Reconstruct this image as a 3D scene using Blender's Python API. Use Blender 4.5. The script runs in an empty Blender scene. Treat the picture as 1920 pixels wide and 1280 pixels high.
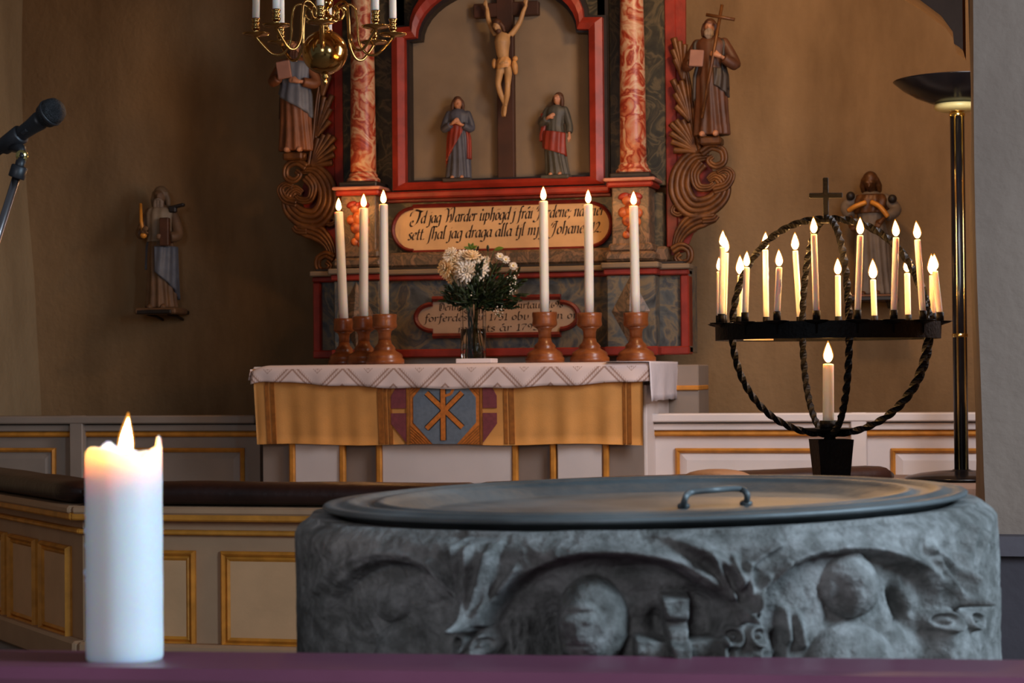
import bpy, math, random
import numpy as np
from mathutils import Vector, Matrix, noise
PI = math.pi
random.seed(7)
scene = bpy.context.scene
COL = scene.collection

# ------------------------------------------------------------------ camera
FPX, EYE = 3740.0, 1.06
YAW, PITCH, ROLL = math.radians(14.0), math.radians(0.888), math.radians(0.52)
cy, sy, cp, sp = math.cos(YAW), math.sin(YAW), math.cos(PITCH), math.sin(PITCH)
FWD = Vector((-sy*cp, cy*cp, sp))
R0 = Vector((cy, sy, 0))
U0 = R0.cross(FWD)
RGT = R0*math.cos(ROLL) - U0*math.sin(ROLL)
UPV = U0*math.cos(ROLL) + R0*math.sin(ROLL)
CAM = Vector((0, 0, EYE))
cd = bpy.data.cameras.new('camera')
cam = bpy.data.objects.new('camera', cd)
COL.objects.link(cam)
M4 = Matrix.Identity(4)
for i in range(3):
    M4[i][0], M4[i][1], M4[i][2], M4[i][3] = RGT[i], UPV[i], -FWD[i], CAM[i]
cam.matrix_world = M4
cd.sensor_width = 36.0
cd.lens = FPX/1920*36.0
cd.clip_start = 0.05
cd.dof.use_dof = True
cd.dof.focus_distance = 4.9
cd.dof.aperture_fstop = 15.0
scene.camera = cam

# ------------------------------------------------------------------ light and exposure
scene.view_settings.view_transform = 'Standard'
scene.view_settings.look = 'None'
scene.view_settings.exposure = 0.0
scene.view_settings.gamma = 1.0
scene.view_settings.use_curve_mapping = False
scene.cycles.use_denoising = True
scene.cycles.max_bounces = 8
scene.cycles.transparent_max_bounces = 8
scene.cycles.sample_clamp_indirect = 3.0
scene.cycles.caustics_reflective = False
scene.cycles.caustics_refractive = False
w = bpy.data.worlds.new('nave_daylight'); scene.world = w; w.use_nodes = True
w.node_tree.nodes['Background'].inputs[0].default_value = (0.55, 0.66, 0.80, 1)
w.node_tree.nodes['Background'].inputs[1].default_value = 0.12
def area(name, loc, target, sx, sz, col, power):
    l = bpy.data.lights.new(name, 'AREA'); l.shape = 'RECTANGLE'; l.size = sx; l.size_y = sz
    l.color = col; l.energy = power
    o = bpy.data.objects.new(name, l); COL.objects.link(o)
    o.location = loc
    o.rotation_euler = (Vector(target)-Vector(loc)).to_track_quat('-Z', 'Y').to_euler()
    return o
# daylight of the nave windows (south side, beside and behind the camera) and of the chancel window
area('nave_window_light', (2.42, 1.5, 2.3), (-0.8, 2.2, 0.8), 0.9, 1.5, (0.60, 0.81, 1.0), 175)
area('west_window_light', (-0.8, -3.2, 2.6), (-0.8, 3.0, 0.9), 1.6, 2.0, (0.86, 0.90, 1.0), 78)
area('chancel_window_light', (0.24, 7.1, 2.3), (-2.6, 8.6, 0.9), 0.9, 1.5, (0.94, 0.93, 1.0), 54)
# added warm fill above the frame, no known lamp; brightens the right wall
pl_ = bpy.data.lights.new('warm_fill_light', 'POINT'); pl_.energy = 62; pl_.color = (1.0, .60, .28); pl_.shadow_soft_size = .12
po_ = bpy.data.objects.new('warm_fill_light', pl_); COL.objects.link(po_); po_.location = (-1.0, 8.4, 3.4)
FLAME = 330.0

# ------------------------------------------------------------------ measuring (photo pixel -> place in the church)
def ray(px, py):
    return FWD + RGT*((px-960)/FPX) + UPV*((640-py)/FPX)
def W(px, py, d): return CAM + ray(px, py)*d
def WY(px, py, Y):
    r = ray(px, py); return CAM + r*(Y/r.y)
def WX(px, py, X):
    r = ray(px, py); return CAM + r*(X/r.x)
def WZ(px, py, Z):
    r = ray(px, py); return CAM + r*((Z-EYE)/r.z)

# ------------------------------------------------------------------ helpers
class MB:
    def __init__(s): s.v = []; s.f = []; s.sm = []
    def add(s, vs, fs, smooth=True):
        b = len(s.v); s.v += [Vector(p) for p in vs]
        for f in fs: s.f.append([i+b for i in f]); s.sm.append(smooth)
        return s
    def box(s, c, d, rot=None, bev=0.0):
        hx, hy, hz = d[0]/2, d[1]/2, d[2]/2
        if bev:
            bev = min(bev, hx*.9, hy*.9, hz*.9)
            vs, fs = [], []
            # chamfered box: 24 verts
            idx = {}
            for ax in range(3):
                for sx in (-1, 1):
                    for sy_ in (-1, 1):
                        for sz in (-1, 1):
                            sg = (sx, sy_, sz)
                            p = [sg[k]*((hx, hy, hz)[k]-(0 if k == ax else bev)) for k in range(3)]
                            idx[(ax, sx, sy_, sz)] = len(vs); vs.append(Vector(p))
            def q(*k): fs.append([idx[i] for i in k])
            for a in (-1, 1):
                q((0, a, -1, -1), (0, a, 1, -1), (0, a, 1, 1), (0, a, -1, 1))
                q((1, -1, a, -1), (1, 1, a, -1), (1, 1, a, 1), (1, -1, a, 1))
                q((2, -1, -1, a), (2, 1, -1, a), (2, 1, 1, a), (2, -1, 1, a))
            for a in (-1, 1):
                for b in (-1, 1):
                    q((0, a, b, -1), (0, a, b, 1), (1, a, b, 1), (1, a, b, -1))
                    q((0, a, -1, b), (0, a, 1, b), (2, a, 1, b), (2, a, -1, b))
                    q((1, -1, a, b), (1, 1, a, b), (2, 1, a, b), (2, -1, a, b))
                    for c_ in (-1, 1): q((0, a, b, c_), (1, a, b, c_), (2, a, b, c_))
        else:
            vs = [Vector((x, y, z)) for x in (-hx, hx) for y in (-hy, hy) for z in (-hz, hz)]
            fs = [[0, 1, 3, 2], [4, 6, 7, 5], [0, 4, 5, 1], [2, 3, 7, 6], [0, 2, 6, 4], [1, 5, 7, 3]]
        if rot is not None: vs = [rot @ p for p in vs]
        c = Vector(c)
        return s.add([p+c for p in vs], fs, False)
    def prism(s, poly, y0, y1):
        """polygon in x,z extruded along y"""
        n = len(poly)
        vs = [(x, y0, z) for x, z in poly]+[(x, y1, z) for x, z in poly]
        fs = [list(range(n)), list(range(2*n-1, n-1, -1))]
        fs += [[i, (i+1) % n, n+(i+1) % n, n+i] for i in range(n)]
        return s.add(vs, fs, False)
    def band(s, outer, inner, y0, y1, closed=True, mid=None):
        """ring between two outlines of equal count (x,z), extruded; mid: raised centre ridge y"""
        n = len(outer); vs = []
        for i in range(n):
            (ox, oz), (ix, iz) = outer[i], inner[i]
            vs += [(ox, y1, oz), (ox, y0, oz), (ix, y0, iz), (ix, y1, iz)]
            if mid is not None: vs.append(((ox+ix)/2, mid, (oz+iz)/2))
        k = 4 if mid is None else 5
        fs = []
        for i in range(n if closed else n-1):
            a, b = i*k, ((i+1) % n)*k
            fs.append([a, b, b+1, a+1]); fs.append([a+2, b+2, b+3, a+3])
            if mid is None: fs.append([a+1, b+1, b+2, a+2])
            else: fs.append([a+1, b+1, b+4, a+4]); fs.append([a+4, b+4, b+2, a+2])
            fs.append([a+3, b+3, b, a])
        return s.add(vs, fs, False)
    def lathe(s, c, prof, seg=24, axis=None, sq=1.0, smooth=True, a0=0.0):
        """prof: list of (r, z) from bottom to top"""
        c = Vector(c); q = None
        if axis is not None: q = Vector((0, 0, 1)).rotation_difference(Vector(axis).normalized()).to_matrix()
        vs, fs = [], []
        for r, z in prof:
            for k in range(seg):
                a = 2*PI*k/seg+a0
                p = Vector((r*math.cos(a), r*math.sin(a)*sq, z))
                vs.append((q @ p if q is not None else p)+c)
        for i in range(len(prof)-1):
            for k in range(seg):
                k2 = (k+1) % seg
                fs.append([i*seg+k, i*seg+k2, (i+1)*seg+k2, (i+1)*seg+k])
        fs.append(list(range(seg-1, -1, -1)))
        fs.append([(len(prof)-1)*seg+k for k in range(seg)])
        return s.add(vs, fs, smooth)
    def tube(s, pts, rad, seg=8, flat=1.0, cap=True, twist=0.0, up=None):
        pts = [Vector(p) for p in pts]; n = len(pts)
        if not isinstance(rad, (list, tuple)): rad = [rad]*n
        vs, fs = [], []; prev = Vector(up) if up is not None else None
        for i in range(n):
            t = (pts[min(i+1, n-1)]-pts[max(i-1, 0)])
            t = t.normalized() if t.length > 1e-9 else Vector((0, 0, 1))
            if prev is None:
                prev = t.orthogonal()
            u = (prev-t*prev.dot(t))
            u = u.normalized() if u.length > 1e-6 else t.orthogonal().normalized()
            if up is None: prev = u
            v = t.cross(u)
            for k in range(seg):
                a = 2*PI*k/seg+twist*i
                vs.append(pts[i]+(u*math.cos(a)+v*math.sin(a)*flat)*rad[i])
        for i in range(n-1):
            for k in range(seg):
                k2 = (k+1) % seg
                fs.append([i*seg+k, i*seg+k2, (i+1)*seg+k2, (i+1)*seg+k])
        if cap:
            fs.append(list(range(seg-1, -1, -1))); fs.append([(n-1)*seg+k for k in range(seg)])
        return s.add(vs, fs, seg > 4)
    def ball(s, c, r, seg=12, rings=8, rot=None):
        if not isinstance(r, (list, tuple)): r = (r, r, r)
        c = Vector(c); vs, fs = [], []
        for i in range(rings+1):
            th = PI*i/rings
            for k in range(seg):
                a = 2*PI*k/seg
                rr = max(math.sin(th), 1e-3)
                p = Vector((r[0]*rr*math.cos(a), r[1]*rr*math.sin(a), -r[2]*math.cos(th)))
                vs.append((rot @ p if rot is not None else p)+c)
        for i in range(rings):
            for k in range(seg):
                k2 = (k+1) % seg
                fs.append([i*seg+k, i*seg+k2, (i+1)*seg+k2, (i+1)*seg+k])
        fs.append(list(range(seg-1, -1, -1))); fs.append([rings*seg+k for k in range(seg)])
        return s.add(vs, fs, True)
    def move(s, mat):
        s.v = [mat @ p for p in s.v]; return s
    def mesh(s, name, off=Vector((0, 0, 0))):
        me = bpy.data.meshes.new(name)
        me.from_pydata([tuple(p-off) for p in s.v], [], s.f)
        me.polygons.foreach_set('use_smooth', s.sm)
        me.update(); return me
    def obj(s, name, m, parent=None, label=None, kind=None, off=None):
        o0 = off if off is not None else (rootloc(parent) if parent is not None else Vector((0, 0, 0)))
        me = s.mesh(name, o0)
        return link(name, me, m, parent, label, kind, None if parent is not None else o0)
def rootloc(o):
    p = Vector((0, 0, 0))
    while o is not None: p = p+o.location; o = o.parent
    return p
def link(name, me, m, parent=None, label=None, kind=None, loc=None):
    o = bpy.data.objects.new(name, me); COL.objects.link(o)
    if m is not None:
        me.materials.clear(); me.materials.append(m)
    if parent is not None: o.parent = parent
    elif loc is not None: o.location = loc
    if label: o['label'] = label
    if kind: o['kind'] = kind
    return o
def thing(name, label, cat, loc=(0, 0, 0), group=None):
    o = bpy.data.objects.new(name, None); COL.objects.link(o); o.empty_display_size = .05
    o.location = loc; o['label'] = label; o['category'] = cat; o['kind'] = 'thing'
    if group: o['group'] = group
    return o
def tag(o, label, cat, group=None):
    o['label'] = label; o['category'] = cat; o['kind'] = 'thing'
    if group: o['group'] = group
    return o
def struct(name, mb, m, parent=None):
    return mb.obj(name, m, parent, kind='structure' if parent is None else None)
def copy_tree(o, parent=None):
    c = o.copy(); COL.objects.link(c)
    if parent is not None: c.parent = parent
    for ch in list(o.children): copy_tree(ch, c)
    return c
def fuse(mb, voxel, smooth=2, name='fused'):
    """join overlapping shapes into one continuous skin"""
    me = mb.mesh(name); o = bpy.data.objects.new(name, me); COL.objects.link(o)
    r = o.modifiers.new('r', 'REMESH'); r.mode = 'VOXEL'; r.voxel_size = voxel; r.use_smooth_shade = True
    if smooth:
        m = o.modifiers.new('s', 'SMOOTH'); m.iterations = smooth; m.factor = .5
    dg = bpy.context.evaluated_depsgraph_get()
    me2 = bpy.data.meshes.new_from_object(o.evaluated_get(dg))
    me2.name = name
    bpy.data.objects.remove(o); bpy.data.meshes.remove(me)
    return me2
def catmull(pts, n=6, closed=False):
    P = [Vector(p) if len(p) == 3 else Vector((p[0], p[1], 0)) for p in pts]; out = []
    m = len(P)
    for i in range(m if closed else m-1):
        if closed: a, b, c, d = P[i-1], P[i], P[(i+1) % m], P[(i+2) % m]
        else: a, b, c, d = P[max(i-1, 0)], P[i], P[i+1], P[min(i+2, m-1)]
        for k in range(n):
            t = k/n
            out.append(.5*((2*b)+(c-a)*t+(2*a-5*b+4*c-d)*t*t+(3*b-a-3*c+d)*t**3))
    if not closed: out.append(P[-1])
    return out
def lerp_list(vals, n):
    vals = list(vals); o = []
    for i in range(n):
        t = i/(n-1)*(len(vals)-1); k = min(int(t), len(vals)-2); o.append(vals[k]+(vals[k+1]-vals[k])*(t-k))
    return o

# ------------------------------------------------------------------ materials
def srgb(r, g, b):
    f = lambda c: (c/255/12.92) if c/255 <= .04045 else ((c/255+.055)/1.055)**2.4
    return (f(r), f(g), f(b), 1)
def new(name):
    m = bpy.data.materials.new(name); m.use_nodes = True
    return m, m.node_tree.nodes, m.node_tree.links, m.node_tree.nodes['Principled BSDF']
def mat(name, col, rough=.6, metal=0.0, var=.15, scale=12.0, bump=0.0, bscale=60.0, sss=0.0, ssr=(.01, .006, .004), spec=.5, col2=None, coat=0.0, detail=6.0):
    m, N, L, P = new(name)
    col = tuple(col)+((1,) if len(col) == 3 else ())
    tc = N.new('ShaderNodeTexCoord')
    nz = N.new('ShaderNodeTexNoise'); nz.inputs['Scale'].default_value = scale; nz.inputs['Detail'].default_value = detail
    L.new(tc.outputs['Object'], nz.inputs['Vector'])
    cr = N.new('ShaderNodeValToRGB'); L.new(nz.outputs['Fac'], cr.inputs['Fac'])
    c2 = tuple(col2)+((1,) if len(col2) == 3 else ()) if col2 else tuple(c*(1-var) for c in col[:3])+(1,)
    cr.color_ramp.elements[0].position = .35; cr.color_ramp.elements[0].color = c2
    cr.color_ramp.elements[1].position = .65; cr.color_ramp.elements[1].color = tuple(min(1, c*(1+var*.6)) for c in col[:3])+(1,) if not col2 else col
    L.new(cr.outputs['Color'], P.inputs['Base Color'])
    P.inputs['Roughness'].default_value = rough; P.inputs['Metallic'].default_value = metal
    P.inputs['Specular IOR Level'].default_value = spec
    P.inputs['Coat Weight'].default_value = coat
    if sss:
        P.inputs['Subsurface Weight'].default_value = sss
        P.inputs['Subsurface Radius'].default_value = ssr; P.inputs['Subsurface Scale'].default_value = 1.0
    if bump:
        n2 = N.new('ShaderNodeTexNoise'); n2.inputs['Scale'].default_value = bscale; n2.inputs['Detail'].default_value = 5
        L.new(tc.outputs['Object'], n2.inputs['Vector'])
        b = N.new('ShaderNodeBump'); b.inputs['Strength'].default_value = bump; b.inputs['Distance'].default_value = .01
        L.new(n2.outputs['Fac'], b.inputs['Height']); L.new(b.outputs['Normal'], P.inputs['Normal'])
    return m
def marble(name, cols, scale=9.0, dist=2.5, rough=.45):
    """painted marbling: a warped noise through a colour ramp"""
    m, N, L, P = new(name)
    tc = N.new('ShaderNodeTexCoord')
    nz = N.new('ShaderNodeTexNoise'); nz.inputs['Scale'].default_value = scale; nz.inputs['Detail'].default_value = 4
    nz.inputs['Distortion'].default_value = dist
    L.new(tc.outputs['Object'], nz.inputs['Vector'])
    cr = N.new('ShaderNodeValToRGB'); L.new(nz.outputs['Fac'], cr.inputs['Fac'])
    e = cr.color_ramp.elements
    for i, (p, c) in enumerate(cols):
        el = e[i] if i < 2 else e.new(p)
        el.position = p; el.color = tuple(c)
    L.new(cr.outputs['Color'], P.inputs['Base Color']); P.inputs['Roughness'].default_value = rough
    return m
def plaster(name, a, b, scale=1.1, stain=None):
    m, N, L, P = new(name)
    tc = N.new('ShaderNodeTexCoord')
    n1 = N.new('ShaderNodeTexNoise'); n1.inputs['Scale'].default_value = scale; n1.inputs['Detail'].default_value = 8; n1.inputs['Roughness'].default_value = .6
    n2 = N.new('ShaderNodeTexNoise'); n2.inputs['Scale'].default_value = 38; n2.inputs['Detail'].default_value = 6
    n3 = N.new('ShaderNodeTexNoise'); n3.inputs['Scale'].default_value = 3.2; n3.inputs['Detail'].default_value = 3
    mp = N.new('ShaderNodeMapping'); mp.inputs['Scale'].default_value = (1.6, 1.6, .55)
    L.new(tc.outputs['Object'], mp.inputs['Vector'])
    for n in (n1,): L.new(mp.outputs['Vector'], n.inputs['Vector'])
    for n in (n2, n3): L.new(tc.outputs['Object'], n.inputs['Vector'])
    cr = N.new('ShaderNodeValToRGB'); L.new(n1.outputs['Fac'], cr.inputs['Fac'])
    cr.color_ramp.elements[0].position = .36; cr.color_ramp.elements[0].color = a
    cr.color_ramp.elements[1].position = .66; cr.color_ramp.elements[1].color = b
    L.new(cr.outputs['Color'], P.inputs['Base Color']); P.inputs['Roughness'].default_value = .92
    P.inputs['Specular IOR Level'].default_value = .2
    ad = N.new('ShaderNodeMath'); ad.operation = 'MULTIPLY_ADD'; ad.inputs[1].default_value = .25
    L.new(n2.outputs['Fac'], ad.inputs[0]); L.new(n3.outputs['Fac'], ad.inputs[2])
    bp = N.new('ShaderNodeBump'); bp.inputs['Strength'].default_value = .55; bp.inputs['Distance'].default_value = .03
    L.new(ad.outputs[0], bp.inputs['Height']); L.new(bp.outputs['Normal'], P.inputs['Normal'])
    return m
def emit(name, strength):
    """candle flame: bluish foot, white-yellow heart, orange tip (generated z)"""
    m, N, L, P = new(name)
    N.remove(P)
    out = [n for n in N if n.type == 'OUTPUT_MATERIAL'][0]
    tc = N.new('ShaderNodeTexCoord'); sx = N.new('ShaderNodeSeparateXYZ'); L.new(tc.outputs['Generated'], sx.inputs[0])
    cr = N.new('ShaderNodeValToRGB'); L.new(sx.outputs['Z'], cr.inputs['Fac'])
    e = cr.color_ramp.elements
    e[0].position = 0; e[0].color = (.0006, .0007, .0012, 1)
    e[1].position = .22; e[1].color = (.5, .22, .05, 1)
    x = e.new(.4); x.color = (1, .52, .17, 1)
    x = e.new(.85); x.color = (1, .46, .12, 1)
    x = e.new(1); x.color = (.45, .14, .02, 1)
    em = N.new('ShaderNodeEmission'); L.new(cr.outputs['Color'], em.inputs['Color']); em.inputs['Strength'].default_value = strength
    L.new(em.outputs[0], out.inputs['Surface'])
    return m
def glass(name, col=(1, 1, 1, 1), rough=0.0, ior=1.45):
    m, N, L, P = new(name)
    P.inputs['Base Color'].default_value = col; P.inputs['Roughness'].default_value = rough
    P.inputs['Transmission Weight'].default_value = 1; P.inputs['IOR'].default_value = ior
    return m
M = {}
M['plaster'] = plaster('chancel_plaster', srgb(122, 97, 68), srgb(158, 129, 94))
M['plaster_l'] = plaster('left_plaster', srgb(128, 110, 84), srgb(160, 142, 112))
M['pier'] = plaster('pier_plaster', srgb(124, 103, 91), srgb(146, 124, 110), 1.6)
M['plinth'] = mat('plinth_paint', srgb(92, 80, 84), .7, var=.1, scale=5, bump=.2, bscale=30)
M['plinthshade'] = mat('shaded_plinth_paint', srgb(66, 56, 60), .75, var=.12, scale=5, bump=.2, bscale=30)  # plinth colour darkened: the shadow below the moulding is painted in
M['floor'] = mat('stone_floor', srgb(120, 112, 104), .8, var=.2, scale=3, bump=.2)
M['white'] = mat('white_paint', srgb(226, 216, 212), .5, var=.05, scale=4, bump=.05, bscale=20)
M['grey'] = mat('grey_paint_and_shade', srgb(150, 136, 124), .55, var=.07, scale=5, bump=.05, bscale=20)
M['greyd'] = mat('dark_grey_paint', srgb(148, 132, 120), .55, var=.07, scale=5, bump=.05, bscale=20)
M['railgrey'] = mat('rail_grey_paint', srgb(184, 146, 112), .6, var=.08, scale=6, bump=.08, bscale=40)
M['railpanel'] = mat('rail_panel_paint', srgb(218, 170, 124), .6, var=.08, scale=6, bump=.08, bscale=40)
M['gold'] = mat('gold_paint', srgb(216, 144, 54), .45, .12, var=.22, scale=14, bump=.1, bscale=50)
M['golddark'] = mat('dark_gold_paint', srgb(150, 100, 34), .45, .35, var=.25, scale=10)
M['leather'] = mat('brown_leather', srgb(46, 25, 19), .38, var=.3, scale=9, bump=.3, bscale=25)
M['stone'] = None
M['pewter'] = mat('pewter', (.095, .105, .108), .5, .12, var=.45, scale=6, bump=.4, bscale=11)
M['wax'] = mat('white_wax', srgb(246, 240, 228), .45, var=.02, scale=8, sss=.7, ssr=(.012, .007, .0035))
M['waxbig'] = mat('pillar_wax', srgb(218, 224, 228), .5, var=.02, scale=8, sss=.92, ssr=(.048, .020, .005))
M['wick'] = mat('burnt_wick', (.02, .015, .012), .9)
M['flame'] = emit('flame', FLAME)
M['altarflame'] = emit('altar_flame', FLAME*.58)
def mantle():
    m, N, L, P = new('flame_mantle'); N.remove(P)
    out = [n for n in N if n.type == 'OUTPUT_MATERIAL'][0]
    em = N.new('ShaderNodeEmission'); em.inputs['Color'].default_value = (1, .36, .04, 1); em.inputs['Strength'].default_value = .55
    tr = N.new('ShaderNodeBsdfTransparent'); ad = N.new('ShaderNodeAddShader')
    L.new(em.outputs[0], ad.inputs[0]); L.new(tr.outputs[0], ad.inputs[1]); L.new(ad.outputs[0], out.inputs['Surface'])
    return m
M['mantle'] = mantle()
M['plum'] = mat('plum_paint', srgb(104, 56, 74), .38, var=.12, scale=6, bump=.06, bscale=30)
M['iron'] = mat('black_iron', (.004, .0035, .0035), .55, .0, spec=.16, var=.4, scale=20, bump=.3, bscale=90)
M['brass'] = mat('polished_brass', (.48, .28, .09), .13, 1.0, var=.12, scale=8)
M['brasslamp'] = mat('lamp_brass', (.85, .62, .22), .16, 1.0, var=.08)
M['lampblack'] = mat('black_lacquer', (.008, .007, .008), .2, .0, spec=.3, var=.2)
M['micblack'] = mat('matte_black', (.02, .018, .02), .45, .2, var=.2)
M['micgrille'] = mat('black_grille', (.03, .028, .03), .5, .6, var=.4, scale=300, bump=.6, bscale=600)
M['chrome'] = mat('steel_tube', (.42, .36, .36), .25, 1.0, var=.1)
M['wood'] = mat('oiled_wood', srgb(152, 86, 42), .33, var=.3, scale=16, col2=srgb(108, 55, 27), coat=.15)
M['crosswood'] = mat('dark_cross_wood', srgb(74, 42, 28), .6, var=.3, scale=9)
M['red'] = mat('red_paint', srgb(160, 48, 32), .45, var=.25, scale=14, bump=.08)
M['reddark'] = mat('dark_red_paint', srgb(120, 32, 24), .5, var=.3, scale=14)
M['pink'] = mat('pale_pink_moulding', srgb(190, 130, 112), .5, var=.2, scale=20)
M['black'] = mat('black_paint', srgb(34, 28, 26), .5, var=.3, scale=10)
M['panelgrey'] = mat('grey_beige_panel', srgb(150, 130, 106), .7, var=.16, scale=4)
M['marbdark'] = marble('dark_green_marbling', [(.3, srgb(30, 30, 24)), (.46, srgb(58, 56, 42)), (.52, srgb(104, 92, 66)), (.6, srgb(48, 46, 34)), (.75, srgb(88, 78, 56))], 7, 2.2)
M['marbgrey'] = marble('grey_blue_marbling', [(.28, srgb(40, 44, 48)), (.44, srgb(82, 86, 86)), (.52, srgb(120, 106, 82)), (.6, srgb(66, 70, 74)), (.75, srgb(108, 94, 74))], 5, 2.5)
M['marbpale'] = marble('pale_marbling', [(.3, srgb(62, 54, 46)), (.42, srgb(136, 106, 80)), (.5, srgb(84, 74, 60)), (.6, srgb(158, 122, 92)), (.75, srgb(80, 66, 52))], 10, 2.2)
M['marbred'] = marble('red_white_marbling', [(.28, srgb(206, 160, 126)), (.40, srgb(196, 112, 78)), (.44, srgb(150, 44, 28)), (.475, srgb(190, 92, 62)), (.53, srgb(218, 184, 150)), (.585, srgb(200, 122, 88)), (.62, srgb(146, 42, 26)), (.66, srgb(196, 110, 78)), (.74, srgb(216, 178, 146))], 8.5, .9, .38)
M['plaque'] = mat('ochre_plaque', srgb(204, 166, 120), .6, var=.12, scale=7)
M['plaque2'] = mat('pale_plaque', srgb(176, 148, 122), .6, var=.14, scale=7)
M['ink'] = mat('black_lettering', srgb(46, 32, 26), .7, var=.2)
M['inkfade'] = mat('faded_lettering', srgb(62, 44, 34), .7, var=.2)
M['gilt'] = mat('dull_gilding', srgb(150, 96, 48), .45, .25, var=.35, scale=16, bump=.2, bscale=40, col2=srgb(96, 58, 32))
M['skin'] = mat('painted_skin', srgb(206, 146, 112), .5, var=.1, scale=20)
M['body'] = mat('carved_body', srgb(204, 160, 108), .5, var=.2, scale=16)
M['robeblue'] = mat('blue_robe', srgb(78, 82, 98), .55, var=.3, scale=14)
M['robegreen'] = mat('grey_green_robe', srgb(80, 80, 74), .55, var=.3, scale=14)
M['robered'] = mat('red_cloak', srgb(150, 52, 36), .5, var=.3, scale=14)
M['robebrown'] = mat('brown_robe', srgb(112, 66, 40), .55, var=.35, scale=12)
M['robedark'] = mat('dark_cloak', srgb(70, 58, 50), .55, var=.35, scale=12)
M['robetan'] = mat('tan_robe', srgb(150, 112, 78), .6, var=.25, scale=14)
M['robepale'] = mat('pale_robe', srgb(172, 150, 124), .6, var=.2, scale=14)
M['robesky'] = mat('grey_blue_cloak', srgb(112, 118, 132), .55, var=.25, scale=14)
M['hair'] = mat('brown_hair', srgb(74, 44, 28), .6, var=.3, scale=30)
M['hairgrey'] = mat('grey_beard', srgb(160, 138, 118), .6, var=.2, scale=40, bump=.4, bscale=90)
M['book'] = mat('pale_book', srgb(176, 128, 112), .6, var=.15)
M['leafdark'] = mat('dark_leaves', srgb(34, 50, 24), .5, var=.4, scale=30)
M['leaflight'] = mat('fresh_leaves', srgb(104, 132, 40), .5, var=.3, scale=30)
M['stem'] = mat('green_stems', srgb(60, 78, 36), .5, var=.3)
M['petal'] = mat('white_petals', srgb(250, 238, 220), .6, var=.05, sss=.2, ssr=(.004, .003, .002))
M['petalcream'] = mat('cream_petals', srgb(250, 220, 176), .6, var=.1, sss=.2, ssr=(.004, .003, .002))
M['yellow'] = mat('flower_centre', srgb(220, 190, 70), .7)
M['glass'] = glass('vase_glass')
M['water'] = glass('vase_water', (.97, .98, .93, 1), 0, 1.33)
M['card'] = mat('white_card', srgb(232, 222, 222), .6, var=.03)
M['linen'] = mat('white_linen', srgb(226, 220, 226), .85, var=.04, scale=30, bump=.15, bscale=300)
M['frontal'] = mat('gold_weave', srgb(216, 154, 82), .7, var=.12, scale=5, bump=.12, bscale=200)
M['stripe'] = mat('brown_gold_stripe', srgb(160, 96, 30), .65, var=.25, scale=40)
M['emblue'] = mat('blue_weave', srgb(108, 122, 136), .75, var=.12, scale=60)
M['emorange'] = mat('orange_weave', srgb(206, 120, 44), .7, var=.2, scale=60)
M['emplum'] = mat('plum_weave', srgb(128, 62, 68), .75, var=.15, scale=60)
M['pot'] = mat('lamp_ring', srgb(236, 222, 150), .3, var=.05)

def tone(keys, f):          # deepen a family of paints together by one factor
    for k in keys:
        for n in M[k].node_tree.nodes:
            if n.type == 'VALTORGB':
                for e in n.color_ramp.elements: e.color = tuple(c*f for c in e.color[:3])+(1,)
tone(('robebrown', 'robedark', 'robetan', 'gilt'), .50)
tone(('robeblue', 'robegreen', 'robered', 'robesky', 'robepale', 'book', 'skin', 'hairgrey', 'body'), .68)
tone(('panelgrey', 'crosswood', 'marbdark', 'marbpale'), .68)
tone(('red', 'reddark', 'marbred', 'pink'), .74)

# ================================================================== THE SETTING
YALT, YRET, YBACK, XL, XR = 8.95, 9.75, 10.3, -5.42, 0.36
def grid_wall(name, origin, u, v, nu, nv, nrm, m, amp=.02, fn=None):
    origin, u, v, nrm = Vector(origin), Vector(u), Vector(v), Vector(nrm)
    vs, fs = [], []
    for i in range(nu+1):
        for j in range(nv+1):
            p = origin+u*(i/nu)+v*(j/nv)
            d = amp*(noise.noise(p*.9)+.5*noise.noise(p*2.3))
            if fn: d += fn(p)
            vs.append(p+nrm*d)
    for i in range(nu):
        for j in range(nv):
            a = i*(nv+1)+j
            fs.append([a, a+nv+1, a+nv+2, a+1])
    mb = MB().add(vs, fs); return struct(name, mb, m)
fl = MB()
fl.box((-2.4, 4.0, -.1), (9.0, 15.0, .2))
struct('floor', fl, M['floor'])
struct('floor_chancel_step', MB().box((-2.53, 9.2, .06), (5.8, 2.4, .12), bev=.01), M['floor'])
grid_wall('wall_back', (XL-.3, YBACK, 0), (6.3, 0, 0), (0, 0, 3.9), 50, 34, (0, -1, 0), M['plaster'], .018)
def leftbulge(p):            # uneven hand-laid plaster: the corner wanders
    return .10*math.sin(p.z*1.5+.4)*.5+.05
grid_wall('wall_left', (XL, 4.6, 0), (0, 5.9, 0), (0, 0, 3.9), 44, 34, (1, 0, 0), M['plaster_l'], .02, leftbulge)
# chancel south wall with its window (outside the frame)
wr = MB()
wr.box((XR+.2, 5.45, 1.95), (.4, 1.9, 3.9)); wr.box((XR+.2, 9.0, 1.95), (.4, 2.9, 3.9))
wr.box((XR+.2, 7.0, .7), (.4, 1.3, 1.4)); wr.box((XR+.2, 7.0, 3.5), (.4, 1.3, .8))
struct('wall_right', wr, M['plaster'])
struct('ceiling', MB().box((-2.53, 7.5, 3.95), (6.4, 6.2, .1)), M['plaster'])
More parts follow.
